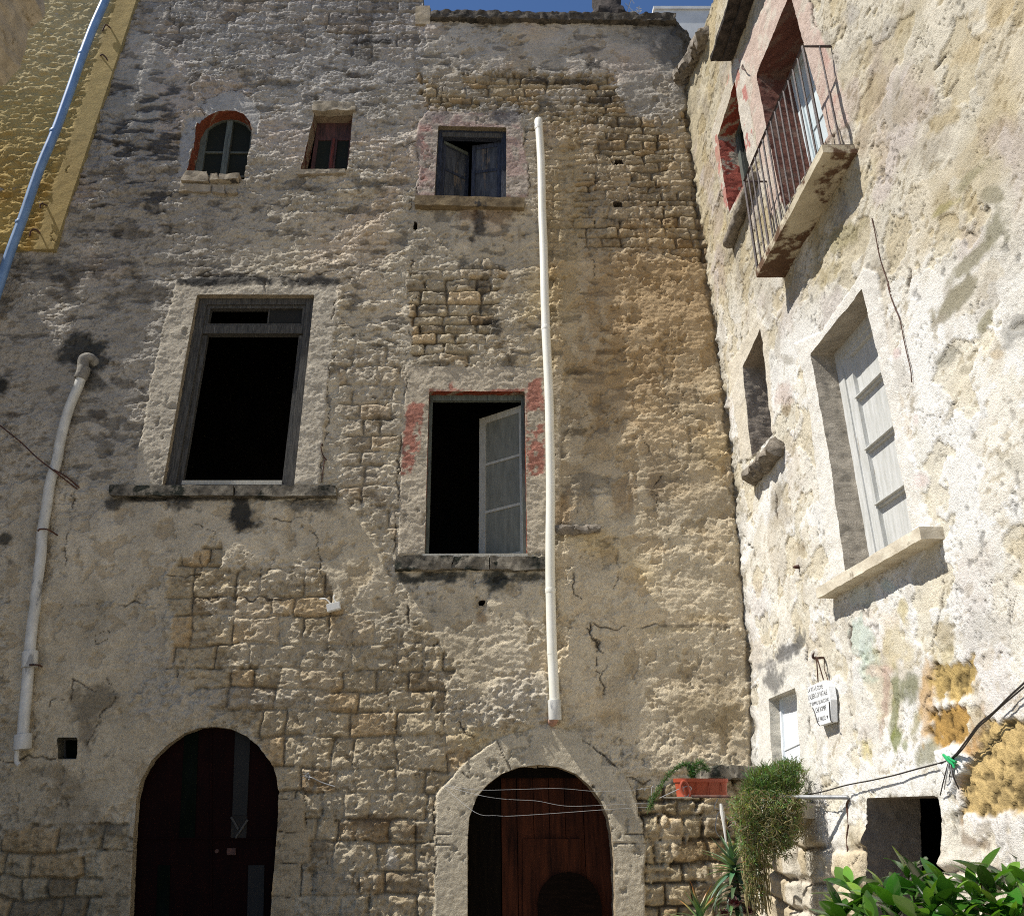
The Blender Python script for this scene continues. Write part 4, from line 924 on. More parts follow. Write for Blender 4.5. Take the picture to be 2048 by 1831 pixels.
def surface_side(u, z, X, Y):
    c = Canvas(u, z, X, Y)
    L = fbm(u * .5 + 3, z * .5, 4, 1); L2 = fbm(u * 1.4, z * 1.4, 4, 5); L3 = fbm(u * 3.4 + 2, z * 3.4, 4, 9)
    cream = col(.63, .575, .46); white = col(.755, .735, .685); yellow = col(.52, .45, .31)
    C = np.zeros(u.shape + (3,)) + cream
    W = sst(450, 760, Y + 160 * L + 90 * L2 + .25 * (X - 1700))
    C = lerp(C, white, W)
    C = lerp(C, yellow, sst(1600, 1430, X + 50 * L2) * sst(720, 420, Y + 90 * L2) * .75)
    C = lerp(C, yellow * 1.04, sst(.10, .42, fbm(u * 1.1 + 5, z * 1.7, 5, 7)) * (1 - .72 * W) * .9)
    C = lerp(C, col(.52, .45, .41), sst(.14, .42, fbm(u * 1.5 + 25, z * 1.5, 5, 12)) * .7 * (1 - .5 * W))     # greyish rose
    C = lerp(C, col(.42, .37, .29), sst(.22, .42, fbm(u * 2.7 + 11, z * 2.0, 5, 3)) * .7 * (1 - .45 * W))
    C = C * (1 + .12 * L2 + .13 * L3 + .11 * c.n1)[..., None]
    stv = sst(.12, .34, fbm(u * 5.0 + 3, z * .9, 4, 6)) * sst(-.1, .3, L2 + .4 * L3)
    C = lerp(C, C * col(.84, .83, .79), stv * .8)
    pat = sst(.06, .075, fbm(u * 1.9 + 60, z * 2.2, 5, 14)); C = lerp(C, C * col(.93, .90, .84), pat)
    c.C = C
    d, r1, r2, tu = masonry(u, z, .24, .36, 41, .45, .14)
    fine = fbm(u * 30, z * 32, 3, 3); rm = ridged(u * 3.4, z * 4.2, 4, 2)
    S = sst(-.15, .25, L2 + .5 * L)
    vf = fbm(u * 55, z * 60, 2, 9); rk = ridged(u * 12 + z * 5, z * 9, 3, 4)
    f5 = fbm(u * 2.1 + .8 * z, z * 2.6, 6, 12, .58); g5 = fbm(u * 4.6 + 30 + 1.5 * z, z * 5.3, 5, 3, .6)
    step = .007 * sst(-.14, -.12, f5) + .007 * sst(.04, .06, f5) + .007 * sst(.2, .22, f5) + .006 * sst(.04, .06, g5) + .006 * sst(.24, .26, g5)
    grit = .003 * fbm(u * 17, z * 20, 4, 7, .62) + .0025 * ridged(u * 15, z * 18, 3, 4) + .004 * fine + .0035 * vf
    rough = .008 * sst(0, .09, d) * (.4 + .8 * r1) + .006 * rm + step + grit
    smooth = .014 * L2 + .005 * L3 + .4 * step + .35 * grit
    c.h = (.62 - .22 * W) * (rough * (1 - S) + (smooth + .02) * S)
    # hairline cracking and pecked spots
    cell = np.abs(fbm(u * 4.5, z * 4.5, 4, 7)); ck = sst(.016, .005, cell) * sst(-.05, .2, fbm(u * 1.7 + 8, z * 1.7, 3, 2))
    cell2 = np.abs(fbm(u * 8.5 + 3, z * 7.0, 4, 10)); ck = np.maximum(ck, sst(.022, .006, cell2) * sst(.08, .3, fbm(u * 2.6 + 18, z * 2.6, 3, 7)))
    c.h -= .012 * ck; c.C = lerp(c.C, c.C * .5, ck * .85)
    mk = sst(.27, .36, fbm(u * 13 + 9 * z, z * 19, 4, 13)) * sst(-.2, .2, L3)
    c.h -= .004 * mk; c.C = lerp(c.C, c.C * col(.62, .58, .50), mk * .8)
    pk = sst(.40, .48, fbm(u * 15, z * 15, 3, 8)) * sst(.0, .3, fbm(u * 2.2 + 3, z * 2.2, 3, 11))
    c.h -= .008 * pk; c.C = lerp(c.C, c.C * .45, pk * .8)
    # flaked scars with a crisp edge
    fl = fbm(u * 2.6 + 40, z * 3.1, 5, 4); sc = sst(.20, .215, fl)
    c.h -= .011 * sc; c.C = lerp(c.C, c.C * col(.90, .86, .76), sc)
    # stone of the base
    d, r1, r2, tu = masonry(u, z, .30, .5, 44, .35, .06)
    m = sst(1.5, 1.1, z + .35 * L2 + .2 * L3)
    hh = .05 * sst(.004, .05, d) * (.5 + .8 * r1) + .02 * c.n1 + .008 * fine + .02 * rm
    cc = col(.50, .42, .29) * (1 + .3 * (r2 - .5) + .15 * c.n1)[..., None]; cc = lerp(cc, col(.62, .58, .50), sst(.0, .2, fbm(u * 2.1, z * 2.1, 4, 2)) * .7)
    cc = lerp(cc, col(.16, .12, .08), (1 - sst(.004, .016, d)) * .8)
    c.h = c.h * (1 - m) + hh * m; c.C = lerp(c.C, cc, m)
    # window surrounds
    def band(pts, colr, dh=.02, keep=.3, rag=3, k=.85):
        m = c.poly(pts, rag, 2)
        c.h = c.h * (1 - m) + (c.h * keep + dh + .008 * fbm(u * 9, z * 9, 4, 1)) * m
        if colr is not None: c.C = lerp(c.C, np.asarray(colr) * (1 + .1 * c.n1 + .1 * c.n2)[..., None], m * k)
        return m
    band(px('f', (500, 330), (640, 270), (860, -60), (930, -40), (990, 350), (1110, 900), (1190, 1290), (1100, 1340), (780, 1530), (690, 1560), (600, 900), (560, 560)), (.74, .71, .645), .020, .35)
    pinkm = band(px('c', (385, 350), (470, 130), (560, -60), (760, -60), (830, 170), (960, 480), (1010, 700), (900, 780), (560, 1240), (500, 900), (430, 560)), (.62, .475, .40), .018, .35)
    c.C = lerp(c.C, col(.63, .56, .46), pinkm * sst(.12, .3, c.n1 + .5 * L3 + .3 * c.n2) * .8)
    c.C = lerp(c.C, col(.50, .20, .155), pinkm * sst(.12, .3, fbm(u * 5 + 2, z * 5, 4, 13)) * sst(1620, 1700, X) * .7)
    b2 = band(px('c', (215, 760), (350, 330), (415, 350), (430, 560), (480, 900), (450, 960), (330, 1215), (300, 1180)), (.68, .62, .53), .016, .35)
    c.C = lerp(c.C, col(.50, .17, .14), b2 * sst(.10, .22, fbm(u * 6 + 2, z * 6, 4, 13)) * .85)
    band(px('f', (150, 440), (310, 190), (345, 240), (395, 790), (270, 930), (215, 930)), (.64, .58, .47), .012, .35)
    band(px('i', (690, 360), (930, 230), (955, 560), (985, 990), (905, 1000), (760, 940), (690, 880)), (.70, .67, .60), .014, .35)
    # stains and patches
    for k, a, b, rx, ry, an, cc, s in (
            ('i', 765, 400, 52, 60, .1, (.17, .165, .155), .85), ('i', 830, 265, 70, 34, -.6, (.14, .135, .13), .9), ('i', 895, 200, 26, 60, .1, (.13, .125, .115), .85), ('i', 735, 330, 50, 26, -.3, (.2, .19, .18), .7),
            ('i', 1215, 200, 60, 85, 0, (.40, .53, .45), .5), ('i', 1260, 330, 50, 70, 0, (.45, .52, .42), .6), ('f', 850, 1640, 60, 50, .3, (.60, .66, .58), .5), ('f', 990, 1590, 40, 30, .3, (.50, .63, .56), .5),
            ('i', 1400, 240, 100, 110, 0, (.56, .47, .27), .6), ('i', 1430, 40, 22, 60, 0, (.52, .44, .22), .7), ('i', 1640, 240, 60, 110, 0, (.50, .42, .24), .7), ('i', 1240, 760, 36, 60, 0, (.58, .50, .24), .7),
            ('i', 1330, 500, 22, 150, .06, (.42, .30, .24), .7), ('i', 1380, 540, 20, 180, .08, (.20, .205, .085), .75), ('i', 1470, 430, 40, 70, .1, (.17, .17, .09), .85), ('i', 1390, 720, 26, 60, 0, (.17, .19, .04), .8), ('i', 1490, 640, 26, 70, .3, (.30, .27, .14), .8), ('i', 1560, 770, 40, 70, .6, (.20, .19, .10), .7), ('i', 1410, 450, 30, 50, 0, (.24, .24, .15), .7), ('i', 1440, 740, 18, 30, 0, (.18, .2, .06), .7),
            ('i', 1550, 500, 34, 160, .06, (.50, .30, .10), .7), ('i', 1780, 820, 60, 200, .12, (.42, .22, .06), .75), ('i', 1700, 560, 40, 30, 0, (.42, .19, .05), .7),
            ('f', 1330, 110, 150, 40, -.85, (.26, .235, .16), .85), ('f', 1240, 220, 60, 18, -.8, (.35, .31, .24), .7), ('f', 1490, 220, 70, 22, -1.1, (.27, .245, .15), .8), ('f', 1290, 390, 60, 40, -.6, (.33, .31, .25), .8), ('f', 1650, 260, 50, 90, .5, (.28, .27, .24), .8), ('f', 1375, 470, 40, 26, -.3, (.38, .34, .25), .7), ('f', 1545, 390, 36, 20, 0, (.50, .41, .28), .7), ('f', 1620, 960, 60, 50, 0, (.45, .42, .34), .6),
            ('c', 1850, 1290, 70, 110, .5, (.27, .25, .17), .85), ('c', 1700, 1480, 150, 34, -.75, (.29, .265, .18), .85), ('c', 1600, 1690, 130, 34, -.75, (.30, .27, .19), .8), ('c', 1700, 1010, 110, 24, -.75, (.30, .27, .16), .7), ('c', 1560, 680, 110, 50, -.7, (.46, .37, .21), .7), ('c', 1560, 1180, 70, 22, -.6, (.36, .31, .14), .8), ('c', 1830, 1110, 50, 40, 0, (.30, .27, .18), .8),
            ('c', 1130, 560, 60, 130, .5, (.40, .32, .21), .7), ('c', 1090, 760, 40, 100, .6, (.36, .28, .19), .6), ('c', 1150, 800, 70, 130, .3, (.50, .42, .31), .6), ('c', 1230, 180, 40, 60, .4, (.42, .39, .34), .6), ('c', 1000, 90, 50, 70, .5, (.40, .37, .32), .6), ('c', 1840, 60, 120, 90, -.6, (.52, .40, .21), .6), ('c', 1720, 250, 130, 50, -.8, (.54, .43, .25), .6),
            ('c', 300, 700, 60, 300, .1, (.48, .41, .27), .4), ('c', 120, 600, 30, 300, 0, (.42, .36, .24), .6), ('c', 960, 1350, 50, 120, .9, (.36, .31, .17), .75), ('c', 880, 1560, 40, 90, .6, (.40, .33, .18), .6), ('c', 700, 1650, 60, 80, .6, (.42, .36, .26), .5),
            ('f', 440, 600, 40, 60, .2, (.52, .42, .37), .7), ('f', 450, 680, 26, 30, .2, (.26, .2, .12), .8), ('f', 470, 415, 26, 26, -.6, (.36, .33, .27), .7), ('f', 1030, 380, 26, 34, 0, (.62, .50, .46), .8), ('f', 1160, 1040, 24, 30, 0, (.64, .53, .49), .6), ('f', 1130, 720, 12, 26, 0, (.64, .53, .49), .6), ('f', 440, 1230, 50, 60, 0, (.40, .34, .24), .5), ('f', 540, 1380, 20, 26, .3, (.30, .24, .16), .7), ('f', 410, 1130, 26, 60, .2, (.28, .24, .17), .7),
            ('i', 1830, 150, 90, 90, 0, (.52, .50, .45), .6), ('i', 1640, 180, 70, 60, 0, (.40, .34, .24), .5), ('i', 1330, 100, 60, 40, 0, (.70, .62, .52), .6), ('i', 1430, 1020, 200, 24, 0, (.22, .19, .14), .7), ('i', 1590, 1010, 60, 50, .4, (.24, .21, .15), .6), ('i', 1800, 1230, 70, 30, .4, (.26, .20, .14), .8), ('i', 1310, 360, 60, 26, 0, (.60, .44, .36), .5)):
        x, y = p1(k, a, b); q = CROP[k][2]; c.paint(c.blob(x, y, rx / q, ry / q, an, .8, .4) * s, cc)
    # crumbling tuff exposed low on the right
    for pts, cc in ((px('i', (1590, 330), (1770, 305), (1790, 380), (1770, 460), (1700, 520), (1600, 510), (1580, 420)), (.40, .285, .11)), (px('i', (1590, 560), (1700, 530), (1760, 600), (1750, 700), (1620, 740), (1580, 660)), (.37, .225, .07)),
                    (px('i', (1780, 700), (1850, 610), (1960, 600), (2100, 590), (2100, 1080), (1860, 1100), (1720, 1070), (1730, 960), (1770, 820)), (.43, .31, .135))):
        m = c.poly(pts, 22, 6); vv = fbm(u * 13, z * 13, 5, 6, .65)
        c.h = c.h * (1 - m) + (-.012 + .004 * vv + .008 * fbm(u * 30, z * 34, 4, 9, .7) - .012 * sst(.15, .3, fbm(u * 19, z * 19, 3, 2))) * m
        c.C = lerp(c.C, np.asarray(cc) * (1 + .45 * vv + .25 * L3 + .35 * fbm(u * 30, z * 34, 4, 9, .7) - .6 * sst(.15, .3, fbm(u * 19, z * 19, 3, 2)))[..., None], m)  # shade inside the cavities is put into the colour
    x, y = p1('i', 1690, 830); m = c.poly(px('i', (1610, 770), (1690, 735), (1740, 780), (1770, 800), (1740, 880), (1710, 910), (1690, 980), (1650, 900), (1620, 860)), 8, 2)
    c.h += .03 * m + .01 * m * c.n2; c.paint(m * .9, (.74, .73, .69))
    m = c.poly(px('i', (1560, 860), (1620, 860), (1650, 940), (1600, 990), (1550, 940)), 8, 3); c.paint(m * .7, (.70, .68, .62))
    # cracks
    for pts, w in ((px('i', (1155, 130), (1150, 200), (1165, 270), (1160, 330), (1170, 400)), 2.0), (px('i', (935, 230), (945, 420)), 2.0), (px('i', (950, 600), (962, 780), (972, 985)), 2.2), (px('i', (1610, 0), (1610, 80), (1570, 200), (1560, 230)), 1.6), (px('i', (1970, 0), (1960, 110), (1980, 240), (1900, 270)), 1.4),
                   (px('i', (1840, 270), (1815, 330), (1840, 350)), 1.8), (px('i', (1830, 420), (1825, 480)), 1.8), (px('i', (1150, 540), (1155, 590), (1190, 570), (1215, 540)), 2.0), (px('i', (1190, 570), (1180, 640), (1180, 680)), 1.0), (px('i', (1560, 390), (1555, 480), (1520, 560)), 1.3), (px('i', (1240, 680), (1235, 740)), 1.6),
                   (px('i', (930, 1260), (1000, 1265), (1120, 1290)), 2.0), (px('i', (1000, 940), (960, 985), (1100, 900)), .9), (px('i', (1140, 1130), (1180, 1140), (1180, 1170)), 1.2), (px('i', (1215, 1020), (1215, 1120)), 1.4), (px('i', (1140, 1400), (1170, 1420), (1215, 1290)), 1.2), (px('i', (1600, 870), (1590, 960), (1610, 1010)), 1.6),
                   (px('f', (1490, 1400), (1510, 1500), (1530, 1560), (1480, 1670)), 1.4), (px('f', (1440, 1240), (1460, 1360)), 1.3), (px('f', (1270, 1560), (1255, 1700)), 1.5), (px('f', (1650, 1640), (1620, 1760)), 1.2), (px('f', (1180, 710), (1250, 700), (1260, 740)), 1.2), (px('f', (1540, 950), (1530, 1010)), 1.1), (px('f', (400, 1100), (400, 1200), (420, 1310)), 2.2), (px('f', (230, 1330), (280, 1400), (290, 1480)), 1.4),
                   (px('c', (1490, 390), (1550, 310)), 2.0), (px('c', (1520, 560), (1560, 540), (1640, 420)), 1.4), (px('c', (1200, 210), (1215, 160)), 2), (px('c', (1280, 980), (1290, 1060)), 1.6), (px('c', (1300, 1380), (1290, 1430)), 1.8), (px('c', (1240, 1480), (1250, 1500)), 2.4), (px('c', (930, 250), (960, 230), (990, 150)), 1.3), (px('c', (780, 0), (810, 130), (860, 210)), 1.4), (px('c', (1340, 1620), (1360, 1560), (1350, 1530)), 2.4)):
        c.crack(pts, w, .018, (.10, .075, .05), 3)
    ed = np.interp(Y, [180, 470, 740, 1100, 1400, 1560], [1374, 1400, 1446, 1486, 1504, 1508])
    c.paint(sst(10, 2, np.abs(X - ed) + 6 * c.n1) * .5, (.2, .17, .11)); c.h += .03 * sst(-.12, .0, u) * c.n1 * 2  # corner shadow line painted along the side wall's far edge too
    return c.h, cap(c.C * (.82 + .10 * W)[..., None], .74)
side = thing('side_house', 'sunlit whitewashed side house with iron balcony and dark doorway', 'house', (3.0, -4.0, 0))
for o in openings_side:
    a = [R(*p) for p in o['poly']]; o['_c'] = np.array(sum(a, Vector()) / len(a))
us = np.concatenate([np.arange(-11.0, -8.4, .06), np.arange(-8.4, -6.6, .022), np.arange(-6.6, .06, .0115)]); zs = np.concatenate([np.arange(0, .5, .05), np.arange(.5, 14.3, .0125)])
side_wall = build_wall('side_wall', 'wall_side', 'side', us, zs, surface_side, openings_side, side)
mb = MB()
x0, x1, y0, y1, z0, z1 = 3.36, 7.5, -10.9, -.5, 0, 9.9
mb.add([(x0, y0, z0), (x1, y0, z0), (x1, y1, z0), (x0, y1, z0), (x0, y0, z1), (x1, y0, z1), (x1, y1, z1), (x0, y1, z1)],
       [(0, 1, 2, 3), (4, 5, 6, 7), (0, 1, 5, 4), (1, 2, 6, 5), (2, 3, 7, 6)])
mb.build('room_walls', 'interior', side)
mb = MB(); mb.box(3.30, 7.5, -10.9, -1.9, 14.05, 14.3); mb.build('roof', 'roofing', side)

# balcony door
f = quad_on('side', R1)
mb = MB(); jamb_frame(mb, f, .10, .35, .43, .05, .02); door = mb.build('balcony_door', 'wood_bluewhite', side)
mb = MB()
for a0, a1 in ((.10, .49), (.51, .90)):
    mb.qbox(f, a0, a0 + .06, .02, .95, .37, .415); mb.qbox(f, a1 - .06, a1, .02, .95, .37, .415)
    for b_ in (.02, .25, .48, .71, .93): mb.qbox(f, a0 + .06, a1 - .06, b_, b_ + .010, .375, .413)
mb.build('shutter', 'wood_bluewhite', door)
mb = MB(); mb.qbox(f, .16, .43, .02, .94, .387, .394); mb.qbox(f, .57, .84, .02, .94, .387, .394); mb.build('shutter_panel', 'wood_bluewhite', door)
# balcony
pn = R(*p1('bal', 895, 930)); pf = R(*p1('bal', 443, 1765)); zb = (pn.z + pf.z) / 2; xw = 3.155
mb = MB(); fb = lambda a, b, d: Vector((xw - .30 + d, pf.y + (pn.y - pf.y) * a, zb + b))
SLT = .085
rough_block(mb, fb, 0, 1, 0, SLT, 0, .42, 60, 6, 14, .006, 3, 5)
bal = weld(mb.build('balcony', 'slab', side))
zt = zb + SLT; yn, yf = pn.y + .02, pf.y - .02; xo = xw - .285
tipn = R(*p1('bal', 512, 235)); Hh = 1.13
mb = MB(); mb.tube([(xw + .05, yn, zt + Hh), (xo, yn, zt + Hh), (xo, yf, zt + Hh), (xw + .05, yf, zt + Hh)], .014, 4); mb.build('handrail', 'iron_dark', bal)
mb = MB(); mb.tube([(xw + .05, yn, zt + .01), (xo, yn, zt + .01), (xo, yf, zt + .01), (xw + .05, yf, zt + .01)], .010, 4); mb.build('bottom_rail', 'iron_dark', bal)
nb = 15; rails = []
for i in range(nb):
    y = yn + (yf - yn) * i / (nb - 1)
    mb = MB(); mb.tube([(xo, y, zt), (xo, y, zt + Hh)], .0105 if 0 < i < nb - 1 else .015, 5); mb.build('baluster', 'iron_dark', bal)
for y in (yn, yf):
    mb = MB(); mb.tube([(xo + .15, y, zt), (xo + .15, y, zt + Hh)], .0085, 5); mb.build('baluster', 'iron_dark', bal)
# red reveal window beside the balcony
f = quad_on('side', R2)
mb = MB(); jamb_frame(mb, f, .12, .20, .26, .05, .03); win = mb.build('window', 'wood_green', side)
mb = MB(); mb.qbox(f, .12, .88, .03, .95, .235, .24); mb.build('pane', 'glass_dark', win)
s0 = R(*p1('c', 305, 1400), .06); s1 = R(*p1('c', 462, 985), .06)
from mathutils import noise as mnoise
def rough_log(name, a, b, r, mat, parent, seed=0, n=26, m=14, amp=.25):
    mb = MB(); a, b = Vector(a), Vector(b); ax = (b - a).normalized(); u_ = ax.orthogonal().normalized(); w_ = ax.cross(u_)
    vs = []; fs = []
    for i in range(n + 1):
        t = i / n; e = min(1, math.sqrt(max(0, 1 - (abs(2 * t - 1)) ** 8)) + .35)
        for k in range(m):
            an = 2 * math.pi * k / m; q = a + (b - a) * t + (u_ * math.cos(an) + w_ * math.sin(an)) * r * e
            vs.append(q + mnoise.noise_vector(q * 9 + Vector((seed, 0, 0))) * r * amp + mnoise.noise_vector(q * 24) * r * amp * .5)
    for i in range(n):
        for k in range(m): fs.append((i * m + k, i * m + (k + 1) % m, (i + 1) * m + (k + 1) % m, (i + 1) * m + k))
    fs.append(tuple(range(m))); fs.append(tuple(n * m + k for k in range(m)))
    mb.add(vs, fs); return mb.build(name, mat, parent, True)
rough_log('window_sill', s0, s1, .075, 'sill_rock', win, 2)
# slit window
f = quad_on('side', R3)
mb = MB(); jamb_frame(mb, f, .12, .30, .35, .04, .03); win = mb.build('window', 'wood_dark', side)
mb = MB(); mb.qbox(f, .12, .88, .03, .96, .325, .33); mb.build('pane', 'glass_dark', win)
s0 = R(*p1('f', 255, 1035), .05); s1 = R(*p1('f', 415, 855), .05); rough_log('window_sill', s0, s1, .10, 'sill_rock', win, 7, 20, 14, .5)
# main window with white panelled shutters
f = quad_on('side', R4)
mb = MB(); jamb_frame(mb, f, .10, .20, .30, .05, .02); win = mb.build('window', 'wood_white', side)
lev = [.02, .235, .475, .715, .95]
mb = MB()
mb.qbox(f, .10, .22, .02, .95, .215, .285); mb.qbox(f, .80, .90, .02, .95, .215, .285)
for b_ in lev[1:-1]: mb.qbox(f, .22, .80, b_ - .006, b_ + .006, .222, .285); mb.qbox(f, .21, .81, b_ + .004, b_ + .009, .195, .285)
mb.qbox(f, .22, .80, .02, .045, .217, .283); mb.qbox(f, .22, .80, .925, .95, .217, .283)
mb.build('shutter', 'wood_white', win)
mb = MB(); mb.qbox(f, .22, .80, .04, .93, .25, .258); mb.build('shutter_panel', 'wood_white', win)
w0 = R(*p1('f', 700, 1655)); w1 = R(*p1('f', 1268, 1345)); zb_ = R(*p1('f', 1270, 1345)).z
fw = lambda a, b, d: Vector((float(xr(w0.z)) + d, w0.y + (w1.y - w0.y) * a, w1.z * a + w0.z * (1 - a) + b))
mb = MB(); rough_block(mb, fw, 0, 1, 0, .085, -.15, .2, 50, 5, 12, .007, 5, 6); weld(mb.build('window_sill', 'sill_white', win))
# small white shuttered opening low by the corner
f = quad_on('side', R5)
mb = MB(); jamb_frame(mb, f, .05, .09, .14, .02, .02); win = mb.build('window', 'wood_white_clean', side)
mb = MB(); mb.qbox(f, .05, .95, .02, .98, .115, .125); mb.qbox(f, .05, .95, .36, .372, .105, .114); mb.build('shutter_panel', 'wood_white_clean', win)
w0 = R(*p1('i', 790, 1108)); w1 = R(*p1('i', 988, 1108))
fw = lambda a, b, d: Vector((float(xr(w1.z)) + d, w0.y + (w1.y - w0.y) * a, w1.z + b))
mb = MB(); rough_block(mb, fw, -.05, 1, 0, .12, -.13, .2, 30, 5, 10, .010, 5, 6); weld(mb.build('window_sill', 'sill_white', win))
# tiled hood over the upper windows
h0 = R(*p1('c', 345, 338)); h1 = R(*p1('c', 505, -60))
mb = MB(); zz0 = h0.z
fh = lambda a, b, d: Vector((xw + d, h0.y + (h1.y - .9 - h0.y) * a, zz0 + b))
rough_block(mb, fh, 0, 1, .0, .05, -.17, .1, 60, 4, 10, .012, 3, 8); hood = weld(mb.build('window_hood', 'tile_dark', side))
mb = MB(); rough_block(mb, fh, -.04, 1.02, .055, .10, -.30, .1, 60, 4, 12, .014, 6, 8); weld(mb.build('tile_course', 'tile_dark', hood))

# ------------------------------------------------------------------ corner rubble spur at the top
mb = MB(); spur = rough_log('corner_rubble', R(*p1('t', 1615, 490), .06), R(*p1('t', 1790, 200), .02), .14, 'sill_rock', side, 4, 30, 14, .6)

# ------------------------------------------------------------------ yellow house (upper left)
YD = .05
yel = thing('yellow_house', 'yellow stuccoed wall of a neighbouring house high on the left', 'house', (-7.0, 0, 0))
YP = px('a', (-700, 1435), (-100, 1435), (318, 1430), (800, -30), (820, -500), (-700, -500))
def surface_yellow(u, z, X, Y):
    c = Canvas(u, z, X, Y); L2 = fbm(u * 1.4, z * 1.4, 4, 5); L3 = fbm(u * 3.4 + 2, z * 3.4, 4, 9)
    c.C = np.zeros(u.shape + (3,)) + col(.47, .335, .115)
    c.C = lerp(c.C, col(.44, .36, .195), sst(380, 0, Y + 80 * L2))
    c.C = lerp(c.C, col(.40, .25, .07), sst(.05, .4, L2) * sst(200, 450, Y) * .8)
    c.C *= (1 + .16 * L3 + .12 * c.n1)[..., None]
    lump = fbm(u * 9, z * 17, 4, 2); r2 = ridged(u * 5, z * 11, 3, 7); fine = fbm(u * 34, z * 44, 2, 3)
    sm = sst(52, 34, d_line(X, Y, px('a', (318, 1430), (800, -30), (820, -500)))/1.0 + 0)
    h = (.030 * lump + .020 * r2 + .008 * fine) * (1 - sm) + sm * (.012 + .004 * c.n1)
    for yy in (440, 610, 970, 1130, 1300):
        d = np.abs(Y - yy / 2.844 - 3 * c.n1); h -= .012 * sst(3, 1, d) * (1 - sm) * sst(-.2, .2, c.n3)
    c.C = lerp(c.C, col(.38, .28, .11) * (1 + .1 * c.n1)[..., None], sm)
    c.h = h
    c.crack(px('a', (330, 820), (380, 900), (410, 990)), .9); c.crack(px('a', (310, 1330), (330, 1430)), .8)
    return c.h + YD, cap(c.C, .6)
us = np.arange(-9.2, -4.3, .0135); zs = np.arange(7.5, 15.2, .0135)
yout = [dict(poly=px('a', (318, 1430), (800, -30), (820, -700), (4000, -700), (4000, 3000), (-3000, 3000), (-3000, 1435), (-100, 1438)), depth=.07, color=(.36, .29, .14))]
yw = build_wall('stucco_wall', 'stucco', 'back', us, zs, surface_yellow, yout, yel)
mb = MB()
yb = [B(*q, -.062) for q in px('a', (318, 1430), (560, 700), (800, -30))]

# ------------------------------------------------------------------ pale house at the far left, only its cornice shows
LX = -5.75
pale = thing('pale_house', 'pale stone corbel of the house at the upper left edge', 'house', (-6.5, -4.0, 0))
mb = MB(); yc = -2.6
cp = [B(*q, yc) for q in px('a', (-160, -120), (245, -60), (250, 95), (180, 150), (150, 260), (100, 400), (20, 480), (-160, 520))]
vs = [p for p in cp] + [p + Vector((0, -.9, 0)) for p in cp]; n = len(cp)
mb.add(vs, [tuple(range(n)), tuple(range(2 * n - 1, n - 1, -1))] + [(i, (i + 1) % n, n + (i + 1) % n, n + i) for i in range(n)])
cb = mb.build('corbel', 'trim_pale', pale)
def roughen(o, cuts, amp, scale, seed=0):
    bm = bmesh.new(); bm.from_mesh(o.data)
    bmesh.ops.triangulate(bm, faces=[f for f in bm.faces if len(f.verts) > 4])
    bmesh.ops.subdivide_edges(bm, edges=bm.edges, cuts=cuts, use_grid_fill=True)
    for v in bm.verts:
        q = v.co * scale + Vector((seed, seed * 2, 0)); v.co += (mnoise.noise_vector(q) + .5 * mnoise.noise_vector(q * 2.6)) * amp
    bm.to_mesh(o.data); bm.free(); return o
roughen(cb, 7, .035, 5, 3)
mb = MB(); mb.box(-9.4, -7.85, -3.6, -.02, 0, 10.5); mb.build('wall', 'trim', pale)  # unseen wall, added and sized to shade the left of the facade
mb = MB(); mb.box(-9.4, cp[0].x + .05, -3.5, -2.6, 9.9, cp[0].z + .4); mb.build('cornice', 'trim', pale)

# ------------------------------------------------------------------ distant white house and aerial on the roofs
wa = B(*p1('t', 1482, 60), 7.0)
wh = thing('white_house', 'distant white flat roofed house showing past the parapet', 'house', (wa.x + 3, 10, 0))
mb = MB(); mb.box(wa.x, wa.x + 7, 7.0, 13, 0, wa.z); mb.build('wall', 'far_white', wh)
mb = MB(); mb.box(wa.x - .04, wa.x + 7, 6.95, 13, wa.z, wa.z + .10); mb.build('parapet', 'far_white', wh)
an = thing('roof_aerial', 'thin white television aerial standing beside the chimney', 'aerial', B(*p1('t', 1350, 95), 1.2))
ab = lambda x, y: B(*p1('t', x, y), 1.2)
mb = MB(); mb.tube([ab(1388, 130), ab(1390, 38)], .012, 5); mb.build('mast', 'aluminium', an)
mb = MB(); mb.tube([ab(1318, 85), ab(1350, -20)], .010, 5); mb.tube([ab(1310, 20), ab(1352, 62)], .008, 5); mb.tube([ab(1330, -30), ab(1362, 20)], .008, 5)
mb.tube([ab(1352, 80), ab(1405, 62)], .009, 5); mb.tube([ab(1376, 45), ab(1404, 52)], .008, 5); mb.tube([ab(1372, 58), ab(1402, 72)], .008, 5); mb.tube([ab(1340, 70), ab(1372, 66)], .009, 5); mb.build('elements', 'aluminium', an)

# ------------------------------------------------------------------ drainpipes
def pipe(name, label, pts, r, mat, n=14):
    t = thing(name, label, 'drainpipe', Vector(pts[-1]))
    mb = MB(); mb.tube(catmull(pts, 8), r, n); mb.build('pipe', mat, t, True)
    return t
def collar(t, name, pts, r, mat, k=0, ln=.08):
    mb = MB(); a, b = Vector(pts[0]), Vector(pts[1]); d = (b - a).normalized()
    mb.tube([a, a + d * .008, a + d * ln, a + d * (ln + .008)], [r * .97, r, r, r * .97], 14); return mb.build(name, mat, t, True)
wp = [B(*q, -.10) for q in px('b', (1130, 700), (1137, 800), (1145, 950), (1150, 1200), (1158, 1400), (1165, 1700)) + px('e', (1020, 60), (1022, 140), (1030, 300), (1039, 500), (1043, 700), (1045, 850), (1046, 1000), (1044, 1200), (1045, 1430), (1053, 1738)) + px('h', (1224, 300), (1233, 470), (1238, 585))]
t = pipe('white_drainpipe', 'white plastic drainpipe running down the middle of the stone facade', wp, .057, 'pvc', 18)
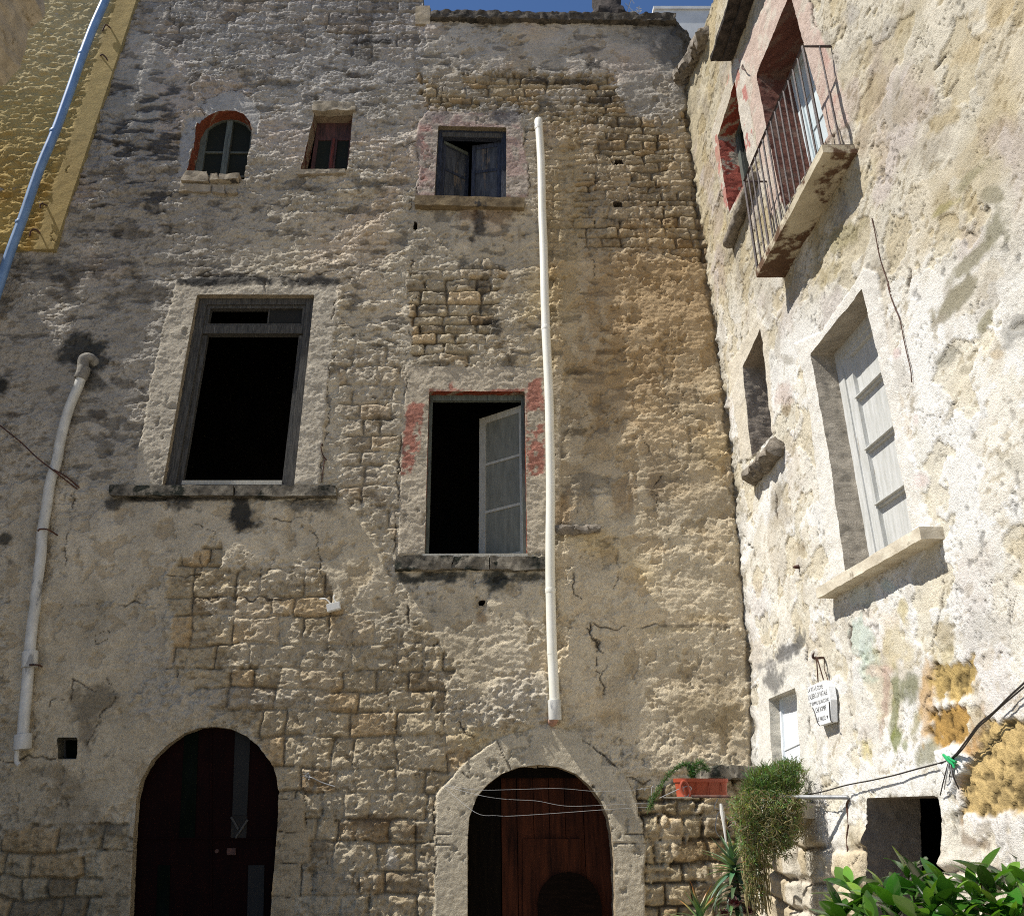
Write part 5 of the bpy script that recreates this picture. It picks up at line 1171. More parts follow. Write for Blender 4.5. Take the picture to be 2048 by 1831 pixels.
mb = MB(); tp = B(*p1('b', 1130, 700), -.10); mb.tube(catmull([tp + Vector((0, .0, -.12)), tp, tp + Vector((0, .02, .055)), tp + Vector((0, .08, .085)), tp + Vector((0, .2, .09))], 5), .060, 18); mb.build('top_elbow', 'pvc', t, True)
for k, a, b, q in (('b', 1130, 715, 0), ('e', 1022, 130, 0), ('e', 1045, 1430, 0)):
    pt = B(*p1(k, a, b), -.10); collar(t, 'coupling', (pt, pt + Vector((.0, 0, -.1))), .0615, 'pvc', ln=.05)
pt = B(*p1('h', 1236, 575), -.10); collar(t, 'bottom_socket', (pt, pt + Vector((.005, 0, -.3))), .072, 'pvc_old', ln=.20)
e0 = B(*p1('h', 1240, 632), -.10)
mb = MB(); mb.tube(catmull([e0 + Vector((0, 0, .03)), e0 + Vector((0, .0, -.05)), e0 + Vector((-.02, .03, -.10)), e0 + Vector((-.03, .12, -.12))], 5), .052, 14); mb.build('clay_spout', 'pink_clay', t, True)
# stained pipe on the left
gp = [B(*q, -.10) for q in px('d', (412, 590), (395, 640), (360, 720), (333, 800), (305, 910), (285, 1020), (252, 1130), (235, 1250), (214, 1370), (207, 1480), (192, 1600), (180, 1700)) + px('g', (205, 20), (185, 150), (172, 290), (163, 400), (150, 560), (137, 700), (132, 780))]
t = pipe('stained_drainpipe', 'crooked grey stained drainpipe left of the big empty window', gp, .060, 'pvc_old', 16)
e0 = B(*p1('d', 412, 590), -.10); e1 = B(*p1('d', 425, 500), -.10)
mb = MB(); mb.tube(catmull([e0, e0 + (e1 - e0) * .6, e1, e1 + Vector((.05, .06, .04)), e1 + Vector((.10, .16, .0))], 6), .068, 16); mb.build('top_elbow', 'pipe_cement', t, True)
collar(t, 'coupling', (e0 + Vector((-.01, 0, -.03)), e0 + Vector((.03, 0, .2))), .080, 'pipe_cement', ln=.16)
for k, (a, b), (c_, d_), r, ln in (('g', (174, 295), (170, 380), .085, .17), ('g', (134, 772), (130, 850), .090, .15)):
    collar(t, 'coupling', (B(*p1(k, a, b), -.10), B(*p1(k, c_, d_), -.10)), r, 'pvc_old', ln=ln)
mb = MB(); mb.tube(catmull([B(*p1('g', a, b), -.10) for a, b in ((100, 825), (97, 880), (96, 930), (112, 948))], 4), .026, 10); mb.build('outlet', 'pvc_old', t, True)
for pts in (((190, 1368), (205, 1358), (245, 1362), (290, 1390)),):
    mb = MB(); mb.tube(catmull([B(*p1('d', a, b), -.165 if i < 3 else -.02) for i, (a, b) in enumerate(pts)], 5), .010, 6); mb.build('clamp', 'iron', t)
mb = MB(); mb.tube(catmull([B(*p1('g', a, b), -.165 if i < 3 else -.02) for i, (a, b) in enumerate(((133, 385), (150, 372), (215, 372), (240, 380)))], 5), .010, 6); mb.build('clamp', 'iron', t)
# blue pipe on the yellow wall
bp_ = [B(*q, -.20) for q in px('a', (640, -110), (600, 0), (533, 150), (468, 320), (398, 520), (318, 740), (226, 960), (130, 1240), (56, 1440), (-10, 1640), (-60, 1790))]
t = pipe('blue_drainpipe', 'blue painted drainpipe slanting across the yellow stucco wall', bp_, .062, 'blue_pipe', 16)
for (a, b), (c_, d_) in (((472, 305), (462, 335)), ((312, 745), (300, 775)), ((118, 1262), (108, 1290))):
    collar(t, 'coupling', (B(*p1('a', a, b), -.20), B(*p1('a', c_, d_), -.20)), .068, 'blue_pipe', ln=.035)
hooks = [((635, 155), (605, 142), (590, 160), (582, 178)), ((555, 300), (580, 310), (600, 325), (612, 345)), ((270, 1160), (240, 1158), (228, 1170), (232, 1185)), ((228, 1325), (205, 1305), (178, 1312), (168, 1345))]
hl = ['topmost rusty hook of bent wire in the yellow stucco', 'hooked rusty wire beside the upper joint of the blue pipe', 'small rusty wire hook near the middle of the yellow wall', 'lowest bent rusty hook above the bottom edge of the yellow stucco']
for pts, lb in zip(hooks, hl):
    P_ = [B(*p1('a', *q), -.10) for q in pts]; P_[0].y = -.03
    mb = MB(); mb.tube(catmull(P_, 5), [.011] * 15 + [.006], 6); o = mb.build('wall_hook', 'iron', smooth=True)
    tag(o, lb, 'hook', 'bent wire hooks in the yellow wall')

# ------------------------------------------------------------------ small fittings on the facade
w_ = [B(*p1('d', a, b), d) for (a, b), d in (((-60, 780), -.03), ((0, 835), -.12), ((100, 915), -.16), ((190, 1000), -.18), ((270, 1062), -.18), ((330, 1110), -.10), ((392, 1158), -.0))]
mb = MB(); mb.tube(catmull(w_, 5), .009, 6); mb.tube(catmull([w_[4] + Vector((.0, 0, .01)), w_[5] + Vector((.02, -.02, .03)), w_[6] + Vector((.02, 0, .02))], 5), .010, 6)
tag(mb.build('rusty_wire', 'iron', smooth=True), 'rusty wire slanting across the stained drainpipe', 'wire')
jb = B(*p1('d', 1687, 1752), -.05)
jt = thing('junction_box', 'small white cable box hanging tilted below the big window', 'cable box', jb)
fj = lambda a, b, d: jb + Vector(((a - .5) * .155 * .97 - (b - .5) * .02, d, (a - .5) * .155 * .25 + (b - .5) * .085))
mb = MB(); mb.qbox(fj, 0, 1, 0, 1, -.035, .035); mb.build('box_body', 'white_plastic', jt)
mb = MB(); mb.qbox(fj, .05, .95, .1, .9, -.043, -.036); mb.build('box_lid', 'white_plastic', jt)
for pts in (((1670, 1735), (1655, 1718), (1640, 1710), (1615, 1712)), ((1702, 1732), (1690, 1715), (1686, 1702), (1692, 1690))):
    mb = MB(); mb.tube(catmull([B(*p1('d', *q), -.05) for q in pts], 5), .009, 6); mb.build('cable_stub', 'white_plastic', jt, True)
for pts, lb in ((((1770, 1018), (1800, 1022), (1860, 1050), (1930, 1072)), 'frayed white cord end stuck in a joint right of the left door'),):
    t_ = [B(*p1('g', *q), -.04 - .03 * (i == 1)) for i, q in enumerate(pts)]
    mb = MB(); mb.tube(catmull(t_, 5), .006, 5)
    rg = random.Random(2)
    for i in range(14):
        a = t_[0] + Vector((rg.uniform(-.03, .03), 0, rg.uniform(-.02, .02))); mb.tube([a, a + Vector((rg.uniform(-.06, .06), rg.uniform(-.05, 0), rg.uniform(-.03, .03)))], .005, 4)
    tag(mb.build('cord', 'line'), lb, 'cord')
lg0, lg1 = B(*p1('e', 1068, 1142), -.10), B(*p1('e', 1285, 1136), -.08)
o = rough_log('stone_ledge', lg0, lg1, .055, 'sill_rock', None, 3, 30, 12, .7); tag(o, 'thin broken grey stone ledge right of the white drainpipe', 'ledge')
hk = [B(*p1('d', a, b), d) for (a, b), d in (((1632, 940), 0), ((1628, 928), -.05), ((1622, 945), -.05), ((1632, 985), -.03), ((1650, 1010), -.01), ((1640, 1010), -.02), ((1625, 1120), -.01))]
mb = MB(); mb.tube(catmull(hk, 5), .007, 6); tag(mb.build('wall_hook', 'iron', smooth=True), 'hanging rusty hook and wire right of the big empty window', 'hook')
# stone shelf behind the planter
sh0, sh1 = B(*p1('p', 510, 330)), B(*p1('p', 1090, 330))
mb = MB(); fsx = lambda a, b, d: Vector((sh0.x + (sh1.x - sh0.x) * a, d, sh0.z + b)); rough_block(mb, fsx, 0, 1, -.03, .09, -.26, .1, 50, 4, 10, .022, 6, 9)
o = weld(mb.build('stone_shelf', 'sill_black')); tag(o, 'black lichened stone shelf on the wall above the orange planter', 'shelf')

# ------------------------------------------------------------------ pole, planter and lines by the corner
yp = -.80
pr = R(*p1('p', 1925, 525), .02)
pl0 = B(*p1('p', 370, 515), yp); pm = B(*p1('p', 1330, 512), yp - .5)
t = thing('drying_pole', 'thin metal pole from the planter corner to the sunny wall', 'pole', pr)
mb = MB(); mid = pl0.lerp(pr, .52); mb.tube([mid, pr], .017, 10); mb.build('steel_pole', 'steel', t, True)
mb = MB(); mb.tube([pl0, mid.lerp(pr, .04)], .013, 8); mb.build('rusty_rod', 'iron', t, True)
wp_ = [pr + Vector((0, 0, -.02))] + [R(*p1('p', a, b), .012) for a, b in ((1912, 600), (1925, 700), (1930, 780), (1915, 900), (1925, 1060), (1922, 1200), (1918, 1350))]
mb = MB(); mb.tube(catmull(wp_, 5), .008, 6); tag(mb.build('cord', 'cord_brown', smooth=True), 'brown cord running down the sunny wall from the pole end', 'cord')
# planter: long trough, its near short end turned to the camera
P0 = B(*p1('p', 345, 520), yp - .05); P1 = B(*p1('p', 800, 500), yp + .10)
t = thing('planter', 'orange plastic trough planter on the pole by the corner', 'planter', P0)
L_ = P1 - P0; lx = L_.length; ux = Vector((L_.x, L_.y, 0)).normalized(); uy = Vector((-ux.y, ux.x, 0))
def pf_(a, w, b, k=0.0): return P0 + ux * (a * lx) + uy * w + Vector((0, 0, b))
Hp = .165; mb = MB()
def trough(mb, w0, w1, h0, h1, th):
    n = 10
    def ring(hh, w, ext):
        pts = []
        for i in range(n + 1):
            an_ = math.pi / 2 + math.pi * i / n
            pts.append(pf_(.13 + ext * math.cos(an_) * .13, w * math.sin(an_), hh))
        for i in range(n + 1):
            an_ = -math.pi / 2 + math.pi * i / n
            pts.append(pf_(.87 + ext * math.cos(an_) * .13, w * math.sin(an_), hh))
        return pts
    R_ = [ring(h0, w0, .9), ring(h1 * .55, (w0 + w1) / 2, .95), ring(h1 - .035, w1, 1.0), ring(h1 - .034, w1 + .018, 1.12), ring(h1, w1 + .020, 1.13), ring(h1, w1 - .006, .96), ring(h1 - .05, w1 - .012, .94)]
    m = len(R_[0]); vs = [p for r in R_ for p in r]; fs = []
    for i in range(len(R_) - 1):
        for k in range(m): fs.append((i * m + k, i * m + (k + 1) % m, (i + 1) * m + (k + 1) % m, (i + 1) * m + k))
    fs.append(tuple(range(m))); mb.add(vs, fs); return R_[-1]
soil = trough(mb, .075, .095, 0, Hp, .006); 
pb = mb.build('trough', 'terracotta', t, True)
mb = MB(); mb.add(soil, [tuple(range(len(soil)))]); mb.build('soil', 'terracotta_in', t)
for a in (.3, .55, .8):
    mb = MB(); mb.qbox(lambda s, b, d, a=a: pf_(a + .008 * s, -.094 - .004 * d - .0, .01 + b * (Hp - .05)), 0, 1, 0, 1, 0, 2); mb.build('rib', 'terracotta', t)
mb = MB(); c0 = pf_(.08, -.05, .0)
mb.tube(catmull([pf_(.02, -.11, .015), pf_(-.02, -.10, .08), pf_(.03, -.10, .135), pf_(.10, -.105, .12), pf_(.14, -.11, .05), pf_(.13, -.11, .0)], 5), .013, 8); mb.build('carry_handle', 'terracotta', t, True)
mb = MB(); n = 16
vs = [pf_(.08, 0, -.012) + Vector((.17 * math.cos(2 * math.pi * k / n), .12 * math.sin(2 * math.pi * k / n), 0)) for k in range(n)] + [pf_(.08, 0, -.002) + Vector((.18 * math.cos(2 * math.pi * k / n), .13 * math.sin(2 * math.pi * k / n), .0)) for k in range(n)]
mb.add(vs, [tuple(range(n)), tuple(range(n, 2 * n))] + [(k, (k + 1) % n, n + (k + 1) % n, n + k) for k in range(n)]); mb.build('saucer', 'white_plastic', t)
# wire loop tying the planter
mb = MB()
lp = [B(*p1('p', a, b), yp - .14) for a, b in ((180, 532), (400, 432), (470, 432), (465, 470), (440, 520), (425, 515), (405, 500), (400, 440))]
mb.tube(catmull(lp, 4), .004, 5); tag(mb.build('tie_wire', 'line'), 'pale wire loop tied round the planter end', 'wire')
# three lines across the right arched door
yl = -.38
LN = [(((600, 1062), (790, 1092), (1000, 1090), (1260, 1084), (1480, 1100), (1700, 1092), (1815, 1075)), 'topmost pale clothesline across the right arched door'),
      (((600, 1068), (800, 1122), (950, 1145), (1130, 1155), (1250, 1178), (1350, 1186), (1560, 1178), (1800, 1166)), 'middle sagging pale clothesline across the right arched door'),
      (((600, 1075), (780, 1222), (900, 1240), (1000, 1242), (1250, 1226), (1540, 1205), (1800, 1190)), 'lowest faint clothesline across the right arched door')]
for pts, lb in LN:
    P_ = [B(*p1('h', *q), yl if 0 < i < len(pts) - 1 else (-.06 if i == 0 else -.35)) for i, q in enumerate(pts)]
    mb = MB(); mb.tube(catmull(P_, 5), .0018, 5); tag(mb.build('clothesline', 'line'), lb, 'clothesline', 'clotheslines across the right arched door')
mb = MB()
mb.tube(catmull([B(*p1('p', a, b), -.38) for a, b in ((110, 600), (105, 520), (112, 430), (130, 428), (128, 500))], 4), .004, 5)
mb.tube(catmull([B(*p1('p', a, b), -.38) for a, b in ((0, 455), (20, 440), (45, 460), (50, 440))], 4), .004, 5)
tag(mb.build('knotted_line_end', 'line'), 'knotted white line ends hanging left of the planter', 'line')
mb = MB(); rr_ = [B(*p1('p', a, b), yp - .1) for a, b in ((748, 583), (760, 660), (775, 770), (803, 995))]
mb.tube(rr_, [.012, .022, .014, .007], 8); tag(mb.build('hanging_rod', 'white_plastic', smooth=True), 'thin white rod hanging below the pole above the aloe', 'rod')
mb = MB(); rr_ = [B(*p1('p', a, b), yp - .05) for a, b in ((720, 540), (695, 590), (690, 625), (745, 640), (715, 690), (700, 780), (705, 840), (735, 890))]
mb.tube(catmull(rr_, 5), .0045, 5); tag(mb.build('loose_string', 'line'), 'loose pale string curling down beside the white rod', 'string')

# ------------------------------------------------------------------ sign tablet on its hook
def S_(x, y, d): return R(*p1('s', x, y), d)
hb = S_(632, 130, 0.0)
t = thing('wall_hook', 'rusty iron hook carrying the white tablet sign', 'hook', hb)
mb = MB(); mb.tube(catmull([S_(640, 132, -.03), S_(560, 135, .05), S_(470, 140, .10), S_(425, 135, .125), S_(418, 90, .13), S_(440, 40, .12)], 4), [.011] * 16 + [.009, .008, .006, .005, .004][:5], 6)
mb.build('hook_bar', 'iron', t, True)
# tablet: front face corners on a plane standing off the wall
dS = .085
tl, tr, br, bl = (S_(322, 690, dS), S_(690, 640, dS), S_(745, 1300, dS), S_(520, 1365, dS))
sc_ = S_(550, 960, dS)
t = thing('tablet_sign', 'white hanging tablet with a five line Italian saying', 'sign', sc_)
outl = [(318, 672), (610, 545), (700, 650), (738, 900), (745, 1300), (525, 1370), (440, 1120), (335, 900)]
fr = [S_(a, b, dS) for a, b in outl]; bk = [p + Vector((.055, -.0, 0)) for p in fr]
n = len(fr); mb = MB(); mb.add(fr + bk, [tuple(range(n)), tuple(range(2 * n - 1, n - 1, -1))] + [(i, (i + 1) % n, n + (i + 1) % n, n + i) for i in range(n)])
tb = mb.build('tablet', 'tablet', t)
for a, b, c_, d_ in ((485, 145, 512, 575), (500, 150, 612, 540)):
    mb = MB(); mb.tube([S_(a, b, .105), S_(c_, d_, dS - .005)], .006, 5); mb.build('cord', 'cord_brown', t)
mb = MB(); mb.tube(catmull([S_(628, 150, .01), S_(625, 330, .012), S_(665, 450, .02), S_(720, 650, .03)], 4), .004, 5); mb.build('cord', 'cord_brown', t)
for pts in (((408, 1040), (440, 1110), (470, 1210), (500, 1310), (540, 1368)), ((712, 930), (722, 1080), (728, 1200), (745, 1280), (770, 1305))):
    mb = MB(); mb.tube(catmull([S_(a, b, dS + .006) for a, b in pts], 4), .0045, 5); mb.build('strap', 'cable', t)
lines = [("LA VITA \u00c8 COME", (330, 770), (600, 690), 95), ("L'ALBERO DI NATALE", (338, 905), (680, 800), 95), ("C'\u00c8 SEMPRE QUALCUNO", (345, 1040), (716, 925), 92), ("CHE ROMPE", (470, 1135), (662, 1080), 88), ("LE PALLE \u2605", (500, 1300), (700, 1240), 92)]
for txt, a, b, hpx in lines:
    cu = bpy.data.curves.new("lettering", 'FONT'); cu.body = txt; cu.size = 1; cu.resolution_u = 2
    to = bpy.data.objects.new("tmp_text", cu); COL.objects.link(to)
    dg = bpy.context.evaluated_depsgraph_get(); dg.update()
    me = bpy.data.meshes.new_from_object(to.evaluated_get(dg)); bpy.data.objects.remove(to)
    if not len(me.vertices): continue
    co = np.array([v.co[:] for v in me.vertices]); x0_, x1_ = co[:, 0].min(), co[:, 0].max(); y0_, y1_ = co[:, 1].min(), co[:, 1].max()
    pa, pb_ = S_(*a, dS + .002), S_(*b, dS + .002); pu = S_(a[0] - 12, a[1] - hpx, dS + .002) - pa
    for v in me.vertices:
        s_ = (v.co.x - x0_) / (x1_ - x0_); h_ = (v.co.y - y0_) / (y1_ - y0_)
        v.co = pa.lerp(pb_, s_) + pu * h_
    me.materials.clear(); me.materials.append(M['ink'])
    lo = bpy.data.objects.new('lettering', me); COL.objects.link(lo); attach(lo, t)

# ------------------------------------------------------------------ cables on the sunny wall
cb_ = [B(*p1('i', 860, 1000), -1.2)] + [R(*p1('i', a, b), d) for (a, b), d in (((1000, 975), .12), ((1130, 940), .06), ((1260, 915), .05), ((1380, 888), .05), ((1500, 855), .04), ((1590, 832), .04), ((1650, 815), .04))]
mb = MB(); mb.tube(catmull(cb_, 5), .005, 6); tag(mb.build('cable', 'cable', smooth=True), 'black cable running from the creeping plant to the green tie', 'cable')
cb_ = [R(*p1('i', a, b), d) for (a, b), d in (((1655, 815), .04), ((1700, 770), .06), ((1760, 690), .07), ((1810, 625), .07), ((1880, 570), .06), ((1960, 490), .06), ((2036, 420), .06), ((2120, 330), .06))]
cb2 = [R(*p1('i', a, b), d) for (a, b), d in (((1660, 818), .03), ((1720, 760), .05), ((1800, 650), .05), ((1850, 605), .05), ((1930, 530), .04), ((2036, 440), .03), ((2120, 360), .03))]
mb = MB(); mb.tube(catmull(cb_, 5), .0055, 6); tag(mb.build('cable', 'cable', smooth=True), 'upper dark cable rising from the green tie to the right edge', 'cable')
mb = MB(); mb.tube(catmull(cb2, 5), .0045, 6); tag(mb.build('cable', 'cable', smooth=True), 'lower dark cable close to the crumbling stone right of the green tie', 'cable')
tie = [R(*p1('i', a, b), .05) for a, b in ((1625, 785), (1645, 805), (1665, 822), (1685, 838))]
mb = MB(); mb.tube(tie, [.008, .013, .014, .007], 8); mb.tube(catmull([R(*p1('i', a, b), .06) for a, b in ((1650, 795), (1668, 812), (1690, 822))], 3), .008, 6); mb.tube(catmull([R(*p1('i', a, b), .06) for a, b in ((1668, 818), (1676, 840), (1680, 852))], 3), .006, 6)
tag(mb.build('cable_tie', 'green_plastic', smooth=True), 'bright green plastic tie knotted round the cables', 'tie')
t = thing('hanging_wires', 'bunch of thin loose wires hanging below the green tie', 'wires', R(*p1('i', 1650, 830), .05))
rg = random.Random(11)
for i, (a, b) in enumerate(((1610, 990), (1630, 960), (1655, 900), (1690, 930), (1705, 960))):
    mb = MB(); mb.tube(catmull([R(*p1('i', 1650 + 4 * i, 830), .05), R(*p1('i', (1650 + a) / 2 + rg.uniform(-12, 12), 830 + (b - 830) * .5), .06), R(*p1('i', a, b), .03)], 6), .004, 5); mb.build('wire', 'line' if i % 2 else 'cable', t)
cb_ = [R(*p1('c', a, b), .02) for a, b in ((1125, 1240), (1145, 1330), (1165, 1440), (1190, 1530), (1215, 1600), (1232, 1660))] + [R(*p1('f', a, b), .02) for a, b in ((975, 20), (990, 80), (1012, 140), (1040, 210), (1058, 300), (1080, 400), (1096, 470), (1100, 530))]
mb = MB(); mb.tube(catmull(cb_, 4), .0042, 6); tag(mb.build('cable', 'cord_brown', smooth=True), 'brown wire running down the wall beside the white shuttered window', 'cable')
mb = MB(); a, b = R(*p1('f', 528, 1488), -.02), R(*p1('f', 484, 1492), .07); mb.tube([a, a.lerp(b, .7), b], [.022, .018, .006], 8)
tag(mb.build('iron_spike', 'iron', smooth=True), 'short rusty iron spike in the white wall below the slit window', 'spike')
mb = MB(); a, b = R(*p1('c', 395, 360), .0), R(*p1('c', 405, 400), .08); mb.tube(catmull([a, a.lerp(b, .5) + Vector((-.03, 0, -.02)), b], 4), .008, 6)
tag(mb.build('wall_hook', 'iron', smooth=True), 'small iron hook under the dark tiled hood', 'hook')
# round wooden board leaning in the right doorway
c_ = B(*p1('h', 1325, 1765), .13); r_ = .33; n = 24
outl = [(r_ * math.cos(math.pi * k / n), c_.z + r_ * .95 * math.sin(math.pi * k / n)) for k in range(n + 1)] + [(-r_ * .98, .0), (r_ * .98, .0)]
m = len(outl); mb = MB(); vs = [Vector((c_.x + a, c_.y + dy - .08 * (1 - b / c_.z), b)) for dy in (0, .03) for a, b in outl]
mb.add(vs, [tuple(range(m)), tuple(range(2 * m - 1, m - 1, -1))] + [(k, (k + 1) % m, m + (k + 1) % m, m + k) for k in range(m)])
M['board'] = simple("old_brown_board", (.010, .006, .004), (.005, .0035, .0025), 6, .95, .1, (1, 1, 6), .02)
tag(mb.build('round_board', 'board'), 'round topped dark board leaning in the right arched doorway', 'board')

# ------------------------------------------------------------------ plants
def leaf_blade(mb, base, direc, up, L, W, bend, fold, col, nseg=6, tip=.0, shape='ellipse', twist=0):
    """a curved blade with a folded midrib; two quads per segment"""
    d = Vector(direc).normalized(); up = (Vector(up) - d * Vector(up).dot(d))
    if up.length < 1e-5: up = d.orthogonal()
    up.normalize(); p = Vector(base); vs = []; fs = []
    for i in range(nseg + 1):
        t = i / nseg
        if shape == 'ellipse': w = W * (math.sin(math.pi * min(1, t * .96 + .03)) ** .75) * (1.05 - .25 * t)
        elif shape == 'aloe': w = W * (1 - t) ** .8 * (1 - .15 * math.exp(-t * 6)) + .0008
        else: w = W * (1 - t) ** .5 * min(1, .3 + 4 * t)
        side = d.cross(up).normalized()
        if twist: side = (side * math.cos(twist * t) + up * math.sin(twist * t))
        nrm = side.cross(d)
        vs += [p - side * w + nrm * fold * w, p, p + side * w + nrm * fold * w]
        a = bend / nseg
        d2 = (d * math.cos(a) - up * math.sin(a)).normalized(); up = (up * math.cos(a) + d * math.sin(a)).normalized(); d = d2
        p = p + d * (L / nseg)
    for i in range(nseg):
        k = i * 3; fs += [(k, k + 1, k + 4, k + 3), (k + 1, k + 2, k + 5, k + 4)]
    o = len(mb.v); mb.v += [tuple(v) for v in vs]; mb.f += [tuple(j + o for j in f) for f in fs]
    if callable(col): mb.c += [col((j // 3) / nseg) for j in range(len(vs))]
    else: mb.c += [col] * len(vs)
def rvec(rg): 
    while True:
        v = Vector((rg.uniform(-1, 1), rg.uniform(-1, 1), rg.uniform(-1, 1)))
        if .05 < v.length < 1: return v.normalized()
def smooth_all(o):
    o.data.polygons.foreach_set('use_smooth', [True] * len(o.data.polygons)); return o
# glossy shrub in front of the dark doorway
rg = random.Random(21)
tips = [((200, 905), -4.9), ((300, 640), -4.7), ((430, 760), -4.9), ((620, 640), -4.6), ((700, 800), -5.0), ((860, 500), -4.5), ((920, 690), -4.9), ((1110, 830), -5.1), ((1060, 600), -4.7), ((1250, 640), -4.9), ((1310, 800), -5.1), ((1500, 640), -4.6), ((1590, 520), -4.6), ((1560, 770), -5.0), ((1720, 640), -4.9), ((1760, 860), -5.1), ((1880, 560), -4.7), ((1960, 720), -4.9), ((2060, 620), -4.8), ((2100, 460), -4.6), ((1000, 960), -5.2), ((500, 950), -5.1), ((1450, 960), -5.2), ((1930, 950), -5.2), ((760, 960), -5.0), ((1250, 1060), -5.2), ((330, 1060), -5.1), ((1700, 1080), -5.2), ((2120, 860), -5.0), ((2200, 640), -4.8), ((150, 1060), -4.9), ((1120, 1160), -5.0), ((1820, 1160), -5.0)]
base = B(*p1('leaf', 1250, 1300), -4.6); base.z = 0
t = thing('glossy_shrub', 'glossy broad leaved green shrub in front of the dark doorway', 'shrub', base)
lb = MB(); sb = MB()
for (q, y) in tips:
    p = B(*p1('leaf', *q), y); root = base + Vector(((p.x - base.x) * .35, rg.uniform(-.2, .2), .0))
    midp = root.lerp(p, .55) + Vector((0, 0, -.12)); sb.tube(catmull([root, midp, p], 5), [.012] * 5 + [.008] * 5 + [.004], 6)
    n_ = rg.randint(7, 10); ax = (p - midp).normalized()
    for i in range(n_):
        lev = i / n_; ang = i * 2.4 + rg.uniform(-.4, .4)
        out = Vector((math.cos(ang), math.sin(ang), 0)); out = (out - ax * out.dot(ax) * .5).normalized()
        dr = (out * (1.0 - .75 * lev) + ax * (.15 + .9 * lev) + rvec(rg) * .25 + Vector((0, 0, .15))).normalized()
        young = lev > .72
        c = rg.choice([(.034, .105, .014), (.026, .08, .011), (.065, .16, .018), (.018, .055, .009), (.03, .085, .012)]) if not young else (.12, .23, .03)
        c = tuple(x * rg.uniform(.8, 1.2) for x in c); L = rg.uniform(.12, .24) * (.62 if young else 1); 
        leaf_blade(lb, p - ax * .08 * (1 - lev) * rg.uniform(.6, 1.4), dr, Vector((0, 0, 1)) + rvec(rg) * .3, L, L * rg.uniform(.16, .27), rg.uniform(.1, 1.2), rg.uniform(.1, .35), lambda tt, c=c: c, 7, twist=rg.uniform(-.4, .4))
    for i in range(3):
        pp = midp.lerp(p, rg.uniform(.2, .8)); c = tuple(x * rg.uniform(.7, 1.1) for x in (.026, .075, .010))
        L = rg.uniform(.13, .19); leaf_blade(lb, pp, (rvec(rg) + Vector((0, -.2, .2))), (0, 0, 1), L, L * .21, rg.uniform(.3, .9), .25, c, 7)
smooth_all(lb.build('foliage', 'leaf_gloss', t, colors=True)); sb.build('stems', 'bark', t, True)
# creeping plant over the low window sill
rg = random.Random(33)
yc0 = -1.75
def CP(a, b, y): return B(*p1('p', a, b), y)
t = thing('creeping_plant', 'mossy green creeping plant trailing from the low window sill', 'creeper', CP(1250, 560, yc0) )
lb = MB()
def tuft(a, b, y, n_, L, gcol, up=.6, spread=1.0):
    p = CP(a, b, y)
    for _ in range(n_):
        d = rvec(rg) * spread + Vector((0, -.15, up)); c = tuple(x * rg.uniform(.6, 1.35) for x in gcol)
        leaf_blade(lb, p + rvec(rg) * .05 * rg.random(), d, rvec(rg), L * rg.uniform(.6, 1.3), .0042 * rg.uniform(.7, 1.4), rg.uniform(-.6, 1.0), .1, c, 2, shape='blade')
mound = [(980, 430), (1010, 360), (1060, 310), (1150, 280), (1250, 245), (1330, 225), (1400, 215), (1470, 235), (1495, 300), (1490, 400), (1480, 480), (1300, 500), (1100, 500), (960, 500)]
hang = [(960, 490), (1490, 480), (1500, 600), (1455, 650), (1480, 760), (1420, 880), (1380, 960), (1320, 1000), (1240, 960), (1180, 1030), (1080, 1060), (1000, 1150), (960, 1080), (930, 900), (890, 780), (850, 640), (860, 560)]
def inside(pt, poly):
    x, y = pt; r = False
    for i in range(len(poly)):
        (x0, y0), (x1, y1) = poly[i], poly[(i + 1) % len(poly)]
        if (y0 > y) != (y1 > y) and x < (x1 - x0) * (y - y0) / (y1 - y0) + x0: r = not r
    return r
def sample(poly, n_):
    xs = [p[0] for p in poly]; ys = [p[1] for p in poly]; out = []
    while len(out) < n_:
        q = (rg.uniform(min(xs), max(xs)), rg.uniform(min(ys), max(ys)))
        if inside(q, poly): out.append(q)
    return out
for a, b in sample(mound, 520):
    a += rg.gauss(0, 14); b += rg.gauss(0, 12)
    dk = rg.random(); tuft(a, b, yc0 + rg.uniform(-.22, .22), 7, .085, (.11, .165, .05) if dk > .35 else (.075, .10, .035), .9)
for a, b in sample(hang, 950):
    a += rg.gauss(0, 26); b += rg.gauss(0, 22)
    g_ = rg.choice([(.22, .225, .09), (.15, .19, .065), (.10, .12, .045), (.25, .24, .12), (.12, .16, .055)])
    tuft(a, b, yc0 - .08 + rg.uniform(-.22, .20), 9, .055, g_, -.35, 1.1)
for a, b in sample([(940, 950), (1420, 900), (1350, 1120), (1260, 1040), (1150, 1250), (1060, 1500), (1000, 1350)], 230):
    g_ = rg.choice([(.16, .165, .06), (.10, .125, .045), (.17, .16, .08)]); tuft(a + rg.gauss(0, 16), b, yc0 - .1 + rg.uniform(-.12, .12), 6, .05, g_, -.5, 1.0)
smooth_all(lb.build('foliage', 'leaf_fern', t, colors=True))
sb = MB()
for i in range(70):
    a = rg.uniform(900, 1490); b = rg.uniform(470, 760); ln = rg.uniform(150, 560) * (1 if a < 1300 else .8); y = yc0 - .10 + rg.uniform(-.2, .15)
    pts = []
    for k in range(7):
        pts.append(CP(a + rg.uniform(-26, 26) + k * rg.uniform(-6, 12), b + ln * k / 6, y + rg.uniform(-.04, .04)))
    sb.tube(catmull(pts, 3), [.0042] * 12 + [.003] * 7, 4)
